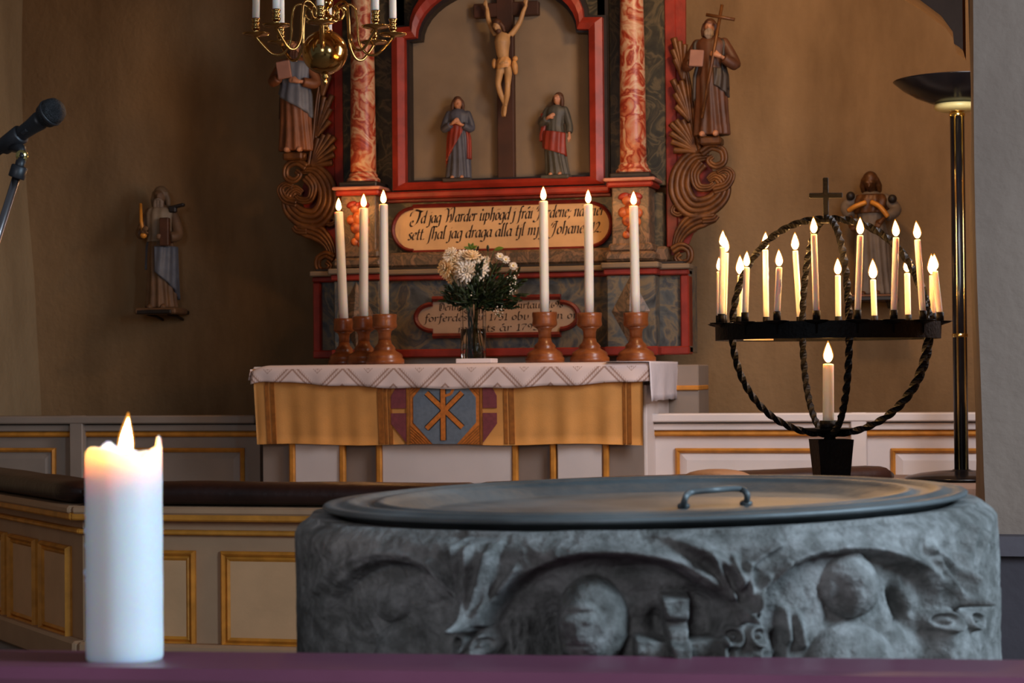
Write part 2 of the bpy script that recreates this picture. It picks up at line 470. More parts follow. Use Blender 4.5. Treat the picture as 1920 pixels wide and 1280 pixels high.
# chancel arch: right pier with chamfered jamb, curved haunch and arch ring
pf = W(1835, 400, 4.35)                      # front corner of the jamb
pb = W(1817, 400, 5.05)                      # back corner
YF, YB2 = pf.y, pb.y
pier = MB()
poly = [(pf.x, YF), (3.0, YF), (3.0, YF+.75), (pb.x, YB2)]
def vprism(mb, poly, z0, z1, nz=1, wob=0.0):
    n = len(poly); vs, fs = [], []
    for k in range(nz+1):
        z = z0+(z1-z0)*k/nz
        for x, y in poly:
            vs.append((x+wob*noise.noise(Vector((x*3, y*3, z*2.2))), y, z))
    for k in range(nz):
        for i in range(n):
            i2 = (i+1) % n
            fs.append([k*n+i, k*n+i2, (k+1)*n+i2, (k+1)*n+i])
    fs.append(list(range(n-1, -1, -1))); fs.append([nz*n+i for i in range(n)])
    mb.add(vs, fs, False)
zl = W(1890, 1003, 4.3).z
vprism(pier, poly, zl-.01, 4.2, 26, .018)
struct('wall_arch_pier', pier, M['pier'])
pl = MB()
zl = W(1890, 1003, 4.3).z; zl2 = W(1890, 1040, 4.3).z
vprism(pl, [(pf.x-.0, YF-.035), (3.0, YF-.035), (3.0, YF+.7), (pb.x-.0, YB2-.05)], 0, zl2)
struct('trim_1', pl, M['plinthshade'])
pl = MB()
vprism(pl, [(pf.x-.01, YF-.06), (3.0, YF-.06), (3.0, YF+.7), (pb.x, YB2-.05)], zl2, zl)
struct('trim_2', pl, M['plinth'])
# arch ring behind the jamb (its haunch enters the top right corner)
hp = [WY(x, y, YB2) for x, y in [(1806, 97), (1798, 90), (1789, 84), (1787, 62), (1765, 32), (1722, 0), (1660, -38)]]
arc = [(p.x, p.z) for p in hp]
x0, z0 = arc[-1]
for k in range(1, 17):
    t = k/16; xx = x0+(-2.53-x0)*t
    arc.append((xx, z0+.95*math.sin(t*PI/2)**.9))
mir = [(2*-2.53-x, z) for x, z in arc[:-1]][::-1]
full = arc+mir
ring = MB()
n = len(full); vs = []; fs = []
for x, z in full: vs += [(x, YB2-.02, z), (x, YB2+.35, z+.03), (x, YB2+.35, 4.2), (x, YB2-.02, 4.2)]
for i in range(n-1):
    a, b = i*4, i*4+4
    for k in range(4): fs.append([a+k, a+(k+1) % 4, b+(k+1) % 4, b+k])
ring.add(vs, fs, False)
struct('wall_arch', ring, M['pier'])
lp = MB()
vprism(lp, [(-5.0, YF), (-5.0, YF+.7), (-6.9, YF+.7), (-6.9, YF)], 0, 4.2, 10, .01)
struct('wall_arch_north_pier', lp, M['pier'])
# nave south wall with a window beside the font (outside the frame)
ns = MB()
ns.box((2.7, -1.2, 2.1), (.4, 4.4, 4.2)); ns.box((2.7, 3.3, 2.1), (.4, 2.6, 4.2))
ns.box((2.7, 1.5, .7), (.4, 1.0, 1.4)); ns.box((2.7, 1.5, 3.7), (.4, 1.0, 1.0))
struct('wall_nave_south', ns, M['pier'])
# masonry bench on the chancel's right side (carries the floor lamp)
blamp = W(1803, 897, 8.5)
bench = MB(); bench.box((blamp.x+.05, blamp.y+.05, blamp.z/2-.005), (.95, .75, blamp.z), bev=.02)
struct('trim_3', bench, M['pier'])

# low panelled screen (wainscot) either side of the altar
YS = 9.2
def screen(name, x0, x1, panels, m):
    """panels: list of (xa, xb)"""
    zt = WY(1500, 774, YS).z; root = bpy.data.objects.new(name, None); COL.objects.link(root)
    root.location = ((x0+x1)/2, YS, 0); root['kind'] = 'structure'
    b = MB(); b.box(((x0+x1)/2, YS+.05, zt/2), (x1-x0, .08, zt)); b.obj('backing_board', m, root)
    z1 = WY(1500, 790, YS).z; z2 = WY(1500, 806, YS).z; z3 = WY(1500, 817, YS).z
    c = MB(); c.box(((x0+x1)/2, YS-.012, (zt+z1)/2), (x1-x0, .10, zt-z1), bev=.006)
    c.box(((x0+x1)/2, YS-.004, (z1+z2)/2-.003), (x1-x0, .055, z1-z2-.008), bev=.004); c.obj('cap_rail', m, root)
    g = MB(); g.box(((x0+x1)/2, YS-.002, (z2+z3)/2), (x1-x0, .035, z2-z3), bev=.008); g.obj('gold_moulding', M['gold'], root)
    zp = WY(1500, 840, YS).z
    for xa, xb in panels:
        zo = zp-.05; z0 = .22
        o = [(xa, z0), (xb, z0), (xb, zp), (xa, zp)]; t = .021
        i = [(xa+t, z0+t), (xb-t, z0+t), (xb-t, zp-t), (xa+t, zp-t)]
        pn = bpy.data.objects.new('panel', None)
        f = MB(); f.prism(i, YS+.006, YS+.02)
        t2 = .055
        i2 = [(xa+t2, z0+t2), (xb-t2, z0+t2), (xb-t2, zp-t2), (xa+t2, zp-t2)]
        n = 4; vs = [(x, YS+.006, z) for x, z in i]+[(x, YS-.006, z) for x, z in i2]
        f.add(vs, [[k, (k+1) % 4, 4+(k+1) % 4, 4+k] for k in range(4)]+[[4, 5, 6, 7]], False)
        po = f.obj('panel', m, root)
        fr = MB(); fr.band(o, i, YS-.004, YS+.02, mid=YS-.016); fr.obj('gold_frame', M['gold'], po, off=rootloc(po))
        root_fix = None
    return root
xa0 = WY(1212, 860, YS).x
px_ = lambda x: WY(x, 850, YS).x
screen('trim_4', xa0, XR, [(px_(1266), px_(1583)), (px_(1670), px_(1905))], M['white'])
screen('trim_5', XL+.02, px_(486), [(px_(-160), px_(104)), (px_(190), px_(458))], M['grey'])  # grey where its twin is white: shade on this side put into the colour
# board joints of the screen
for x, nm, m in ((1612, 'trim_6', M['white']), (152, 'trim_7', M['grey'])):  # left joint takes the same painted-in shade
    zt = WY(1500, 774, YS).z
    struct(nm, MB().box((px_(x), YS-.032, zt/2), (.07, .05, zt+.004), bev=.004), m)

# ================================================================== COMMUNION RAIL
rc = W(150, 960, 7.25)
RY = rc.y; RXL = rc.x; RXR = 2*-2.53-RXL
rail = thing('communion_rail', 'grey panelled communion rail with gold mouldings curving round in front of the altar', 'communion rail', (-2.53, RY, 0))
zz = lambda y: W(330, y, 7.14).z
def seg(p0, p1, panels):
    p0, p1 = Vector(p0), Vector(p1); L_ = (p1-p0).length; u = (p1-p0).normalized(); nrm = Vector((u.y, -u.x, 0))
    mt = Matrix(((u.x, -nrm.x, 0, p0.x), (u.y, -nrm.y, 0, p0.y), (0, 0, 1, 0), (0, 0, 0, 1)))
    zt, zg0, zg1, zg2, zg3, zp1, zp0 = zz(953), zz(962), zz(976), zz(994), zz(1003), zz(1033), zz(1213)
    def fin(mb, name, m, par=rail, **k): return mb.move(mt).obj(name, m, par, **k)
    fin(MB().box((L_/2, .07, zt/2), (L_, .10, zt)), 'rail_board', M['railgrey'])
    fin(MB().box((L_/2, .06, zt+.008-.015), (L_+.02, .22, .03), bev=.008), 'top_board', M['railgrey'])
    fin(MB().box((L_/2, .0, (zg0+zg1)/2), (L_+.03, .09, zg0-zg1), bev=.006), 'gold_moulding', M['gold'])
    fin(MB().box((L_/2, .01, (zg2+zg3)/2), (L_+.01, .045, zg2-zg3), bev=.005), 'gold_moulding', M['gold'])
    fin(MB().box((L_/2, .0, .05), (L_, .06, .10), bev=.01), 'base_board', M['railgrey'])
    for a, b in panels:
        t, t1 = .018, .036
        o = [(a, zp0), (b, zp0), (b, zp1), (a, zp1)]
        i = [(a+t, zp0+t), (b-t, zp0+t), (b-t, zp1-t), (a+t, zp1-t)]
        i2 = [(a+t1, zp0+t1), (b-t1, zp0+t1), (b-t1, zp1-t1), (a+t1, zp1-t1)]
        pn = fin(MB().prism(i2, .012, .03), 'panel', M['railpanel'])
        fin(MB().band(o, i, .006, .03, mid=-.006), 'gold_frame', M['gold'], pn, off=rootloc(pn))
        fin(MB().band(i, i2, .012, .03, mid=.004), 'inner_frame', M['gold'], pn, off=rootloc(pn))
xp = lambda x: WY(x, 1100, RY).x-RXL
seg((RXL, RY, 0), (RXR, RY, 0), [(xp(188), xp(364)), (xp(412), xp(600)), (xp(648), xp(836)), (xp(884), xp(1072)), (xp(1120), xp(1308))])
c45 = .7071
LL = 1.9
seg((RXL-LL*c45, RY+LL*c45, 0), (RXL, RY, 0), [(LL-.18-k*.40-.34+.03, LL-.18-k*.40+.03) for k in range(4)])
seg((RXR, RY, 0), (RXR+LL*c45, RY+LL*c45, 0), [(.1+k*.40, .44+k*.40) for k in range(4)])
# leather kneeling cushion lying on the rail
zc = zz(953)+.012; hc = zz(904)-zc
def cushion(p0, p1, sag=.0):
    p0, p1 = Vector(p0), Vector(p1); L_ = (p1-p0).length; u = (p1-p0).normalized(); nrm = Vector((-u.y, u.x, 0))
    vs, fs = [], []; N_, K = 24, 14
    for i in range(N_+1):
        s = i/N_*L_
        e = min(1, (min(s, L_-s)/.03+.12))**.5
        for k in range(K):
            a = 2*PI*k/K
            ca, sa = math.cos(a), math.sin(a)
            y = .105*math.copysign(abs(ca)**.6, ca)*e
            z = hc/2*math.copysign(abs(sa)**.6, sa)*e+hc/2
            p = p0+u*s+nrm*(y+.06); h = .006*noise.noise(Vector((p.x*3, p.y*3, z*5)))
            vs.append((p.x, p.y, zc+z+h*(1 if z > hc/2 else 0)))
    for i in range(N_):
        for k in range(K): fs.append([i*K+k, i*K+(k+1) % K, (i+1)*K+(k+1) % K, (i+1)*K+k])
    fs.append(list(range(K))[::-1]); fs.append([N_*K+k for k in range(K)])
    return MB().add(vs, fs)
o = cushion((RXL+.0, RY-.01, 0), (RXR-.0, RY-.01, 0)).obj('rail_cushion', M['leather'], off=Vector((-2.53, RY, zc)))
tag(o, 'long dark brown leather cushion on the straight front of the communion rail', 'cushion')
o = cushion((RXL-LL*c45, RY+LL*c45, 0), (RXL-.004, RY+.003, 0)).obj('rail_cushion', M['leather'], off=Vector((RXL-.5, RY+.5, zc)))
tag(o, 'dark leather cushion on the slanting rail section behind the white pillar candle', 'cushion')
o = cushion((RXR+.004, RY+.003, 0), (RXR+LL*c45, RY+LL*c45, 0)).obj('rail_cushion', M['leather'], off=Vector((RXR+.5, RY+.5, zc)))
tag(o, 'dark leather cushion on the slanting rail section behind the stone font', 'cushion')
pc = WY(1345, 900, RY+.06)
sc_ = MB(); sc_.ball((pc.x, RY+.06, zc+hc+.022), (.115, .09, .028), 20, 10)
sc_.ball((pc.x, RY+.06, zc+hc+.012), (.12, .095, .014), 20, 6)
o = sc_.obj('kneeling_pad', mat('tan_leather', srgb(134, 96, 66), .55, var=.2, bump=.2), off=Vector((pc.x, RY+.06, zc+hc)))
tag(o, 'small rounded tan pad lying on the rail cushion behind the font', 'cushion')

# ================================================================== PEW FRONT AND PILLAR CANDLE
dA = 1.765; A = W(-260, 1234.5, dA)
lo, hi = 1.5, 2.2
for _ in range(40):
    md = (lo+hi)/2
    if W(2180, 1260.5, md).z < A.z: hi = md
    else: lo = md
B = W(2180, 1260.5, lo)
u = (B-A); u.z = 0; u.normalize(); nb = Vector((-u.y, u.x, 0))   # nb points away from the camera
Lp = (B-A).length
mtp = Matrix(((u.x, nb.x, 0, A.x), (u.y, nb.y, 0, A.y), (0, 0, 1, 0), (0, 0, 0, 1)))
pew = thing('pew_front', 'plum painted wooden pew front with a rounded top rail', 'pew', (A+B)/2*1.0-Vector((0, 0, A.z)))
zr = A.z; zs = W(234, 1247, 1.79).z
pr = MB().box((Lp/2, -.022, zr-.02), (Lp, .044, .04), bev=.009); pr.move(mtp).obj('top_rail', M['plum'], pew)
pr = MB().box((Lp/2, -.02, (zr-.04)/2), (Lp, .03, zr-.04)); pr.move(mtp).obj('front_board', M['plum'], pew)
pr = MB().box((Lp/2, .075, zs-.012), (Lp, .15, .024), bev=.004); pr.move(mtp).obj('candle_shelf', M['plum'], pew)
cp_ = W(234, 1247, 1.825); cp_.z = zs
def flame_mb(mb, base, h, r, lean=(0, 0), seg=10):
    prof = [(.25, 0), (.62, .08), (.92, .2), (1, .32), (.86, .5), (.58, .7), (.28, .87), (.06, 1)]
    vs, fs = [], []
    for rr, t in prof:
        for k in range(seg):
            a = 2*PI*k/seg
            vs.append((base[0]+r*rr*math.cos(a)+lean[0]*t*t, base[1]+r*rr*math.sin(a)+lean[1]*t*t, base[2]+h*t))
    for i in range(len(prof)-1):
        for k in range(seg): fs.append([i*seg+k, i*seg+(k+1) % seg, (i+1)*seg+(k+1) % seg, (i+1)*seg+k])
    fs.append(list(range(seg-1, -1, -1))); fs.append([(len(prof)-1)*seg+k for k in range(seg)])
    mb.add(vs, fs)
root = thing('pillar_candle', 'thick white pillar candle burning on the plum pew front', 'candle', cp_)
R_ = 71.5*1.825/FPX; H_ = W(234, 846, 1.825).z-zs
SEG = 48; vs, fs = [], []
prof = [(R_*.97, 0), (R_, .004)]+[(R_*(1+.004*math.sin(i*1.7)), .004+(H_-.004)*i/14) for i in range(1, 14)]
rows = []
for r, z in prof: rows.append([(r*math.cos(2*PI*k/SEG), r*math.sin(2*PI*k/SEG), z) for k in range(SEG)])
def rim(k, d):
    a = 2*PI*k/SEG
    e = .004*math.sin(3*a+1)+.003*noise.noise(Vector((math.cos(a)*2.2, math.sin(a)*2.2, 3)))*2
    if abs((a-.12+PI) % (2*PI)-PI) < .10: e += .008       # the standing flake of wax at the right edge
    if abs((a-2.5+PI) % (2*PI)-PI) < .2: e += .002
    return e
for rf, dz in ((1.0, -.001), (.955, .0015), (.90, -.001), (.80, -.012), (.55, -.019), (.2, -.021)):
    rows.append([(R_*rf*math.cos(2*PI*k/SEG), R_*rf*math.sin(2*PI*k/SEG), H_+dz+rim(k, 0)*(1 if rf > .85 else .2)) for k in range(SEG)])
for r in rows: vs += [(x+cp_.x, y+cp_.y, z+cp_.z) for x, y, z in r]
for i in range(len(rows)-1):
    for k in range(SEG): fs.append([i*SEG+k, i*SEG+(k+1) % SEG, (i+1)*SEG+(k+1) % SEG, (i+1)*SEG+k])
fs.append(list(range(SEG-1, -1, -1))); fs.append([(len(rows)-1)*SEG+k for k in range(SEG)])
MB().add(vs, fs).obj('wax_body', M['waxbig'], root)
dr = MB()
for z, s in ((.62, 1), (.55, .8), (.42, 1.1), (.38, .7), (.70, .6)):
    dr.ball((cp_.x-R_*cy*1.0, cp_.y-R_*sy, cp_.z+H_*z), (.0022*s, .002*s, .0035*s), 8, 6)
dr.obj('wax_drips', M['waxbig'], root)
fb = Vector((cp_.x+.002, cp_.y, cp_.z+H_-.016))
MB().tube([fb+Vector((0, 0, -.006)), fb+Vector((.001, 0, .006)), fb+Vector((.002, 0, .014))], .0011, 6).obj('wick', M['wick'], root)
fm = MB(); flame_mb(fm, (fb.x, fb.y, fb.z+.008), .039, .0062, (.003, 0), 12); fm.obj('candle_flame', emit('pillar_flame', FLAME*.35), root)
fm = MB(); flame_mb(fm, (fb.x, fb.y, fb.z+.009), .0425, .0078, (.003, 0), 12); fm.obj('flame_edge', M['mantle'], root)

# ================================================================== STONE FONT
fc = W(1201, 640, 2.235)
zl_f = W(1209, 971, 1.878).z
font = thing('baptismal_font', 'round grey stone font carved with an arcade of worn figures', 'font', (fc.x, fc.y, 0))
RF = .387; ZT = zl_f-.0145
def sm(e0, e1, x):
    t = np.clip((x-e0)/(e1-e0), 0, 1); return t*t*(3-2*t)
def seg_d(px, py, pts):
    d = np.full(px.shape, 1e9)
    for (x0, y0), (x1, y1) in zip(pts[:-1], pts[1:]):
        dx, dy = x1-x0, y1-y0; L2 = dx*dx+dy*dy+1e-9
        t = np.clip(((px-x0)*dx+(py-y0)*dy)/L2, 0, 1)
        d = np.minimum(d, np.hypot(px-x0-t*dx, py-y0-t*dy))
    return d
def ridge(px, py, pts, wd, h): return h*np.exp(-(seg_d(px, py, pts)/wd)**2)
def ell(px, py, cx, cy_, rx, ry): return ((px-cx)/rx)**2+((py-cy_)/ry)**2
def dome(px, py, cx, cy_, rx, ry, h):
    q = ell(px, py, cx, cy_, rx, ry); return h*np.sqrt(np.clip(1-q, 0, 1))
def relief(px, py):
    h = np.zeros(px.shape)
    # sunk niches under the arches
    def niche(cx, cy_, rx, ry, depth, y1=1500):
        q = np.where(py < cy_, ell(px, py, cx, cy_, rx, ry), ((px-cx)/rx)**2)
        return -depth*sm(1.12, .86, q)
    h += niche(1130, 1175, 215, 135, .021)
    h += -.026*np.exp(-(((px-1016)/24)**2+((py-1185)/60)**2))-.016*np.exp(-(ell(px, py, 1330, 1130, 60, 26)))-.014*np.exp(-(((px-1180)/90)**2+((py-1068)/14)**2))
    h += niche(1590, 1150, 165, 105, .013)
    h += niche(720, 1160, 112, 115, .016)
    h += -.016*np.exp(-(((px-800)/60)**2+((py-1190)/110)**2))
    # arch mouldings
    def arc_pts(cx, cy_, rx, ry, a0, a1, n=18):
        return [(cx+rx*math.cos(a0+(a1-a0)*k/n), cy_-ry*math.sin(a0+(a1-a0)*k/n)) for k in range(n+1)]
    h += ridge(px, py, arc_pts(1130, 1178, 248, 150, .08, 1.9), 12, .012)
    h += ridge(px, py, arc_pts(1130, 1170, 290, 185, .12, 1.2), 13, .012)
    h += ridge(px, py, arc_pts(1590, 1155, 190, 125, .1, 3.0), 10, .010)
    h += ridge(px, py, arc_pts(1590, 1150, 225, 155, 2.2, 2.95), 8, .008)
    h += ridge(px, py, arc_pts(1590, 1150, 225, 155, .15, .8), 8, .008)
    h += ridge(px, py, arc_pts(715, 1165, 140, 138, .1, 2.6), 9, .005)
    # fanned ribs above the capitals
    for cx, cy_, fans in ((888, 1168, ((862, 1010), (890, 1018), (925, 1030), (968, 1062), (805, 1045))),
                          (1393, 1160, ((1330, 1040), (1372, 1045), (1400, 1060), (1432, 1085), (1470, 1060))),
                          (1788, 1140, ((1752, 1060), (1800, 1050), (1822, 1000), (1842, 1010)))):
        for fx, fy in fans: h += ridge(px, py, [(cx, cy_), (fx, fy)], 6, .0095)
        # volutes and shaft
        for s in (-1, 1):
            vx = cx-4+s*24
            q = np.hypot(px-vx, py-(cy_+32))
            h += .011*np.exp(-((q-16)/5.5)**2)+.008*np.exp(-(q/5)**2)
        h += .012*sm(46, 22, np.abs(px-cx))*sm(cy_+6, cy_+56, py)
    # block top of left capital (dark notch)
    h += -.012*np.exp(-(((px-846)/9)**2+((py-1070)/70)**2))
    wq = 28+(1165-py)*.13
    h += .013*sm(wq, wq-8, np.abs(px-888-(1165-py)*.04))*sm(1004, 1014, py)*sm(1172, 1162, py)
    # haloed head in the middle niche
    cx, cy_ = 1098, 1163
    h += dome(px, py, cx+2, cy_+8, 74, 92, .040)
    h += dome(px, py, cx-6, cy_+18, 48, 64, .009)
    h += dome(px, py, cx+2, 1290, 40, 70, .018)
    h += -.005*np.exp(-(((px-cx+2)/36)**2+((py-(cy_-22))/6)**2))
    for s in (-1, 1): h += .003*np.exp(-(((px-cx+8-s*19)/10)**2+((py-(cy_-8))/6)**2))
    h += .003*np.exp(-(((px-cx+8)/7)**2+((py-(cy_+12))/20)**2))
    h += -.002*np.exp(-(((px-cx+8)/20)**2+((py-(cy_+38))/4)**2))
    h += -.002*np.exp(-(((px-cx+4)/26)**2+((py-(cy_+66))/5)**2))
    h += dome(px, py, 1060, 1330, 150, 90, .022)
    # hand and sleeve beside the capital
    for x in (940, 956, 972): h += ridge(px, py, [(x, 1160), (x+6, 1235)], 6, .010)
    h += dome(px, py, 985, 1255, 42, 62, .014)
    # cross staff
    h += .030*sm(9, 0, np.abs(px-1268-(py-1200)*.03)-12-.13*np.abs(py-1220))*sm(1112, 1126, py)*sm(1320, 1300, py)*(1-.4*np.exp(-((py-1170)/10)**2))
    h += .030*sm(9, 0, np.abs(py-1220)-12-.13*np.abs(px-1270))*sm(1178, 1192, px)*sm(1362, 1345, px)
    h += -.018*np.exp(-(((px-1228)/15)**2+((py-1172)/24)**2))-.015*np.exp(-(((px-1238)/18)**2+((py-1262)/10)**2))-.018*np.exp(-(((px-1196)/12)**2+((py-1250)/16)**2))
    # right niche: head, neck and shoulders
    h += dome(px, py, 1604, 1106, 50, 62, .026)-.010*np.exp(-(((px-1572)/14)**2+((py-1125)/38)**2))
    h += dome(px, py, 1602, 1285, 92, 112, .030)
    h += ridge(px, py, [(1500, 1160), (1512, 1215)], 8, .009)+ridge(px, py, [(1476, 1150), (1484, 1205)], 9, .009)
    h += -.030*np.exp(-(ell(px-(py-1150)*.35, py, 1708, 1152, 13, 34)))
    h += -.016*np.exp(-(ell(px, py, 1466, 1205, 9, 16)))-.014*np.exp(-(ell(px, py, 1468, 1250, 12, 22)))
    h += -.014*np.exp(-(ell(px, py, 1822, 1108, 10, 16)))-.012*np.exp(-(ell(px, py, 1815, 1200, 12, 14)))
    # left niche: worn traces
    h += dome(px, py, 720, 1220, 46, 60, .018)+dome(px, py, 705, 1120, 34, 40, .010)
    h += -.010*np.exp(-(ell(px, py, 655, 1215, 12, 34)))
    return h*1.1
NTH = 900
zs_ = np.concatenate([np.linspace(ZT, ZT-.185, 230), np.linspace(ZT-.19, .62, 24)])
th = np.concatenate([np.linspace(-PI*.98, -.05, 820), np.linspace(0, PI*1.0, 80)])
TH, ZZ = np.meshgrid(th, zs_)
X0 = fc.x+RF*np.cos(TH); Y0 = fc.y+RF*np.sin(TH)
rel = np.stack([X0, Y0, ZZ-EYE], -1)
dep = rel@np.array(FWD); PX = 960+FPX*(rel@np.array(RGT))/dep; PY = 640-FPX*(rel@np.array(UPV))/dep
front = sm(.15, -.05, np.cos(TH-math.atan2(FWD.y, FWD.x)))
Hh = relief(PX, PY)*front
# worn rounding of the rim and chips
tz = ZT-ZZ
nz = np.array([noise.noise(Vector((x*9, y*9, z*9)))+.5*noise.noise(Vector((x*23, y*23, z*23)))+.3*noise.noise(Vector((x*50, y*50, z*50))) for x, y, z in zip(X0.ravel(), Y0.ravel(), ZZ.ravel())]).reshape(X0.shape)
n3 = np.array([noise.noise(Vector((x*85, y*85, z*85))) for x, y, z in zip(X0.ravel(), Y0.ravel(), ZZ.ravel())]).reshape(X0.shape)
Hh = Hh+.0030*nz+.0016*np.maximum(0, n3-.1)*-3
edge = .016+.010*np.array([noise.noise(Vector((math.cos(a)*6, math.sin(a)*6, 2.))) for a in th])[None, :]
Hh -= .007*np.clip(nz-.05, 0, 1)*np.exp(-((tz-.006)/.010)**2)
Hh -= edge*np.clip(1-tz/.014, 0, 1)**2*.8
low = np.clip((ZT-.2-ZZ)/.25, 0, 1)
RR = RF+Hh-.08*low**1.5
Xf = fc.x+RR*np.cos(TH); Yf = fc.y+RR*np.sin(TH)
nr, nt = TH.shape
V = np.stack([Xf, Yf, ZZ], -1).reshape(-1, 3)
idx = np.arange(nr*nt).reshape(nr, nt)
q = np.stack([idx[:-1, :-1], idx[1:, :-1], idx[1:, 1:], idx[:-1, 1:]], -1).reshape(-1, 4)
q2 = np.stack([idx[:-1, -1], idx[1:, -1], idx[1:, 0], idx[:-1, 0]], -1)
# top annulus down into the basin
tops = []
for rf, dz in ((.955, .004), (.90, .003), (.86, .002), (.84, -.03)):
    nn = np.array([noise.noise(Vector((math.cos(a)*5*rf, math.sin(a)*5*rf, 7.))) for a in th])
    tops.append(np.stack([fc.x+RF*rf*np.cos(th), fc.y+RF*rf*np.sin(th), ZT+dz+.004*nn*(rf > .9)], -1))
base_n = len(V)
V = np.concatenate([V]+tops)
it = np.arange(4*nt).reshape(4, nt)+base_n
allrows = [idx[0]]+[it[k] for k in range(4)]
qt = []
for a_, b_ in zip(allrows[:-1], allrows[1:]):
    qt.append(np.stack([a_, np.roll(a_, -1), np.roll(b_, -1), b_], -1))
faces = np.concatenate([q, q2]+qt)
me = bpy.data.meshes.new('carved_bowl')
me.from_pydata(V-np.array(font.location), [], faces.tolist())
me.polygons.foreach_set('use_smooth', [True]*len(me.polygons)); me.update()
def stone():
    m, N, L, P = new('grey_font_stone')
    tc = N.new('ShaderNodeTexCoord')
    def nz_(s, d): 
        n = N.new('ShaderNodeTexNoise'); n.inputs['Scale'].default_value = s; n.inputs['Detail'].default_value = d; n.inputs['Roughness'].default_value = .65
        L.new(tc.outputs['Object'], n.inputs['Vector']); return n
    n1, n2, n3 = nz_(6, 8), nz_(42, 6), nz_(130, 4)
    cr = N.new('ShaderNodeValToRGB'); L.new(n1.outputs['Fac'], cr.inputs['Fac'])
    cr.color_ramp.elements[0].position = .34; cr.color_ramp.elements[0].color = srgb(88, 86, 83)
    cr.color_ramp.elements[1].position = .68; cr.color_ramp.elements[1].color = srgb(132, 130, 128)
    c2 = N.new('ShaderNodeValToRGB'); L.new(n2.outputs['Fac'], c2.inputs['Fac'])
    c2.color_ramp.elements[0].position = .40; c2.color_ramp.elements[0].color = (.55, .55, .53, 1)
    c2.color_ramp.elements[1].position = .72; c2.color_ramp.elements[1].color = (1.7, 1.7, 1.7, 1)
    mx = N.new('ShaderNodeMix'); mx.data_type = 'RGBA'; mx.blend_type = 'MULTIPLY'; mx.inputs['Factor'].default_value = .8
    L.new(cr.outputs['Color'], mx.inputs['A']); L.new(c2.outputs['Color'], mx.inputs['B'])
    L.new(mx.outputs['Result'], P.inputs['Base Color']); P.inputs['Roughness'].default_value = .9; P.inputs['Specular IOR Level'].default_value = .25
    ad = N.new('ShaderNodeMath'); ad.operation = 'MULTIPLY_ADD'; ad.inputs[1].default_value = .5
    L.new(n3.outputs['Fac'], ad.inputs[0]); L.new(n2.outputs['Fac'], ad.inputs[2])
    bp = N.new('ShaderNodeBump'); bp.inputs['Strength'].default_value = .8; bp.inputs['Distance'].default_value = .006
    L.new(ad.outputs[0], bp.inputs['Height']); L.new(bp.outputs['Normal'], P.inputs['Normal'])
    return m
M['stone'] = stone()
link('carved_bowl', me, M['stone'], font)
st = MB()
st.lathe((fc.x, fc.y, 0), [(.34, 0), (.34, .10), (.30, .13), (.20, .19), (.185, .42), (.22, .50), (.31, .60), (.315, .66)], 40)
st.obj('font_shaft', M['stone'], font)
lid = thing('font_basin', 'dull pewter basin with a wide ringed rim set in the stone font', 'basin', (fc.x, fc.y, ZT))
zb = zl_f
RLd = .3555
prof = [(.30, -.06), (.315, -.02), (.35, -.0055), (RLd, -.004), (RLd+.0005, -.001), (RLd-.002, .001), (RLd-.010, .0), (.335, .0005), (.331, .0032), (.322, .0032), (.318, .0), (.300, -.001), (.297, .0022), (.290, .0022), (.286, -.001), (.268, -.004), (.252, -.0115), (.24, -.0135), (.12, -.0145), (.002, -.015)]
lm = MB(); lm.lathe((fc.x, fc.y, zb), prof, 96); lm.obj('basin', M['pewter'], lid)
# drop handle
hp_ = WZ(1340, 948, zb-.02); hp2 = WZ(1280, 930, zb-.02)
hn = MB()
def hl(px, py, z):
    return WZ(px, py, zb+z)
hpts = [hl(1282, 951, -.0135), hl(1285, 936, -.002), hl(1297, 924, .004), hl(1345, 920, .006), hl(1386, 919, .004), hl(1401, 930, -.002), hl(1399, 948, -.0135)]
hn.tube(catmull(hpts, 5), .0036, 8)
hn.obj('basin_handle', M['pewter'], lid)
for p in (hpts[0], hpts[-1]):
    MB().ball((p.x, p.y, zb-.0125), (.0075, .0075, .004), 10, 6).obj('handle_mount', M['pewter'], lid)
for o_ in (font, lid):
    pass
tilt = Matrix.Rotation(math.radians(-1.05), 4, Vector((cy, sy, 0)).cross(Vector((0, 0, 1)))*-1)
for o_ in (font, lid):
    piv = Vector((fc.x, fc.y, ZT))
    o_.matrix_world = Matrix.Translation(piv) @ tilt @ Matrix.Translation(-piv) @ Matrix.Translation(o_.location)

# ================================================================== ALTAR
A_ = lambda x, y, dY=0.0: WY(x, y, YALT+dY)
ax0, ax1 = A_(490, 780).x, A_(1205, 780).x
azt = A_(842, 684).z
ADEP = .66
altar = thing('altar_table', 'grey painted altar with vertical gold battens below the gold frontal', 'altar', ((ax0+ax1)/2, YALT+ADEP/2, .12))
b = MB(); b.box(((ax0+ax1)/2, YALT+ADEP/2+.01, (azt+.12)/2-.01), (ax1-ax0, ADEP-.02, azt-.12-.02)); b.obj('altar_body', M['greyd'], altar)
b = MB(); b.box(((ax0+ax1)/2, YALT+ADEP/2, azt-.025), (ax1-ax0+.07, ADEP+.05, .05), bev=.008); b.obj('altar_top', M['white'], altar)
bx = lambda x: A_(x, 860).x
for xa, xb in ((555, 641), (718, 962), (1046, 1130)):
    MB().box(((bx(xa)+bx(xb))/2, YALT-.002, (azt+.12)/2-.03), (bx(xb)-bx(xa), .024, azt-.12-.07), bev=.004).obj('light_panel', M['white'], altar, label='paler panel between gold battens')
for x in (550, 643.5, 712.5, 967, 1038, 1137):
    MB().box((bx(x), YALT-.008, (azt+.12)/2-.03), (bx(x+5.5)-bx(x-5.5), .034, azt-.12-.07), bev=.007).obj('gold_batten', M['gold'], altar)
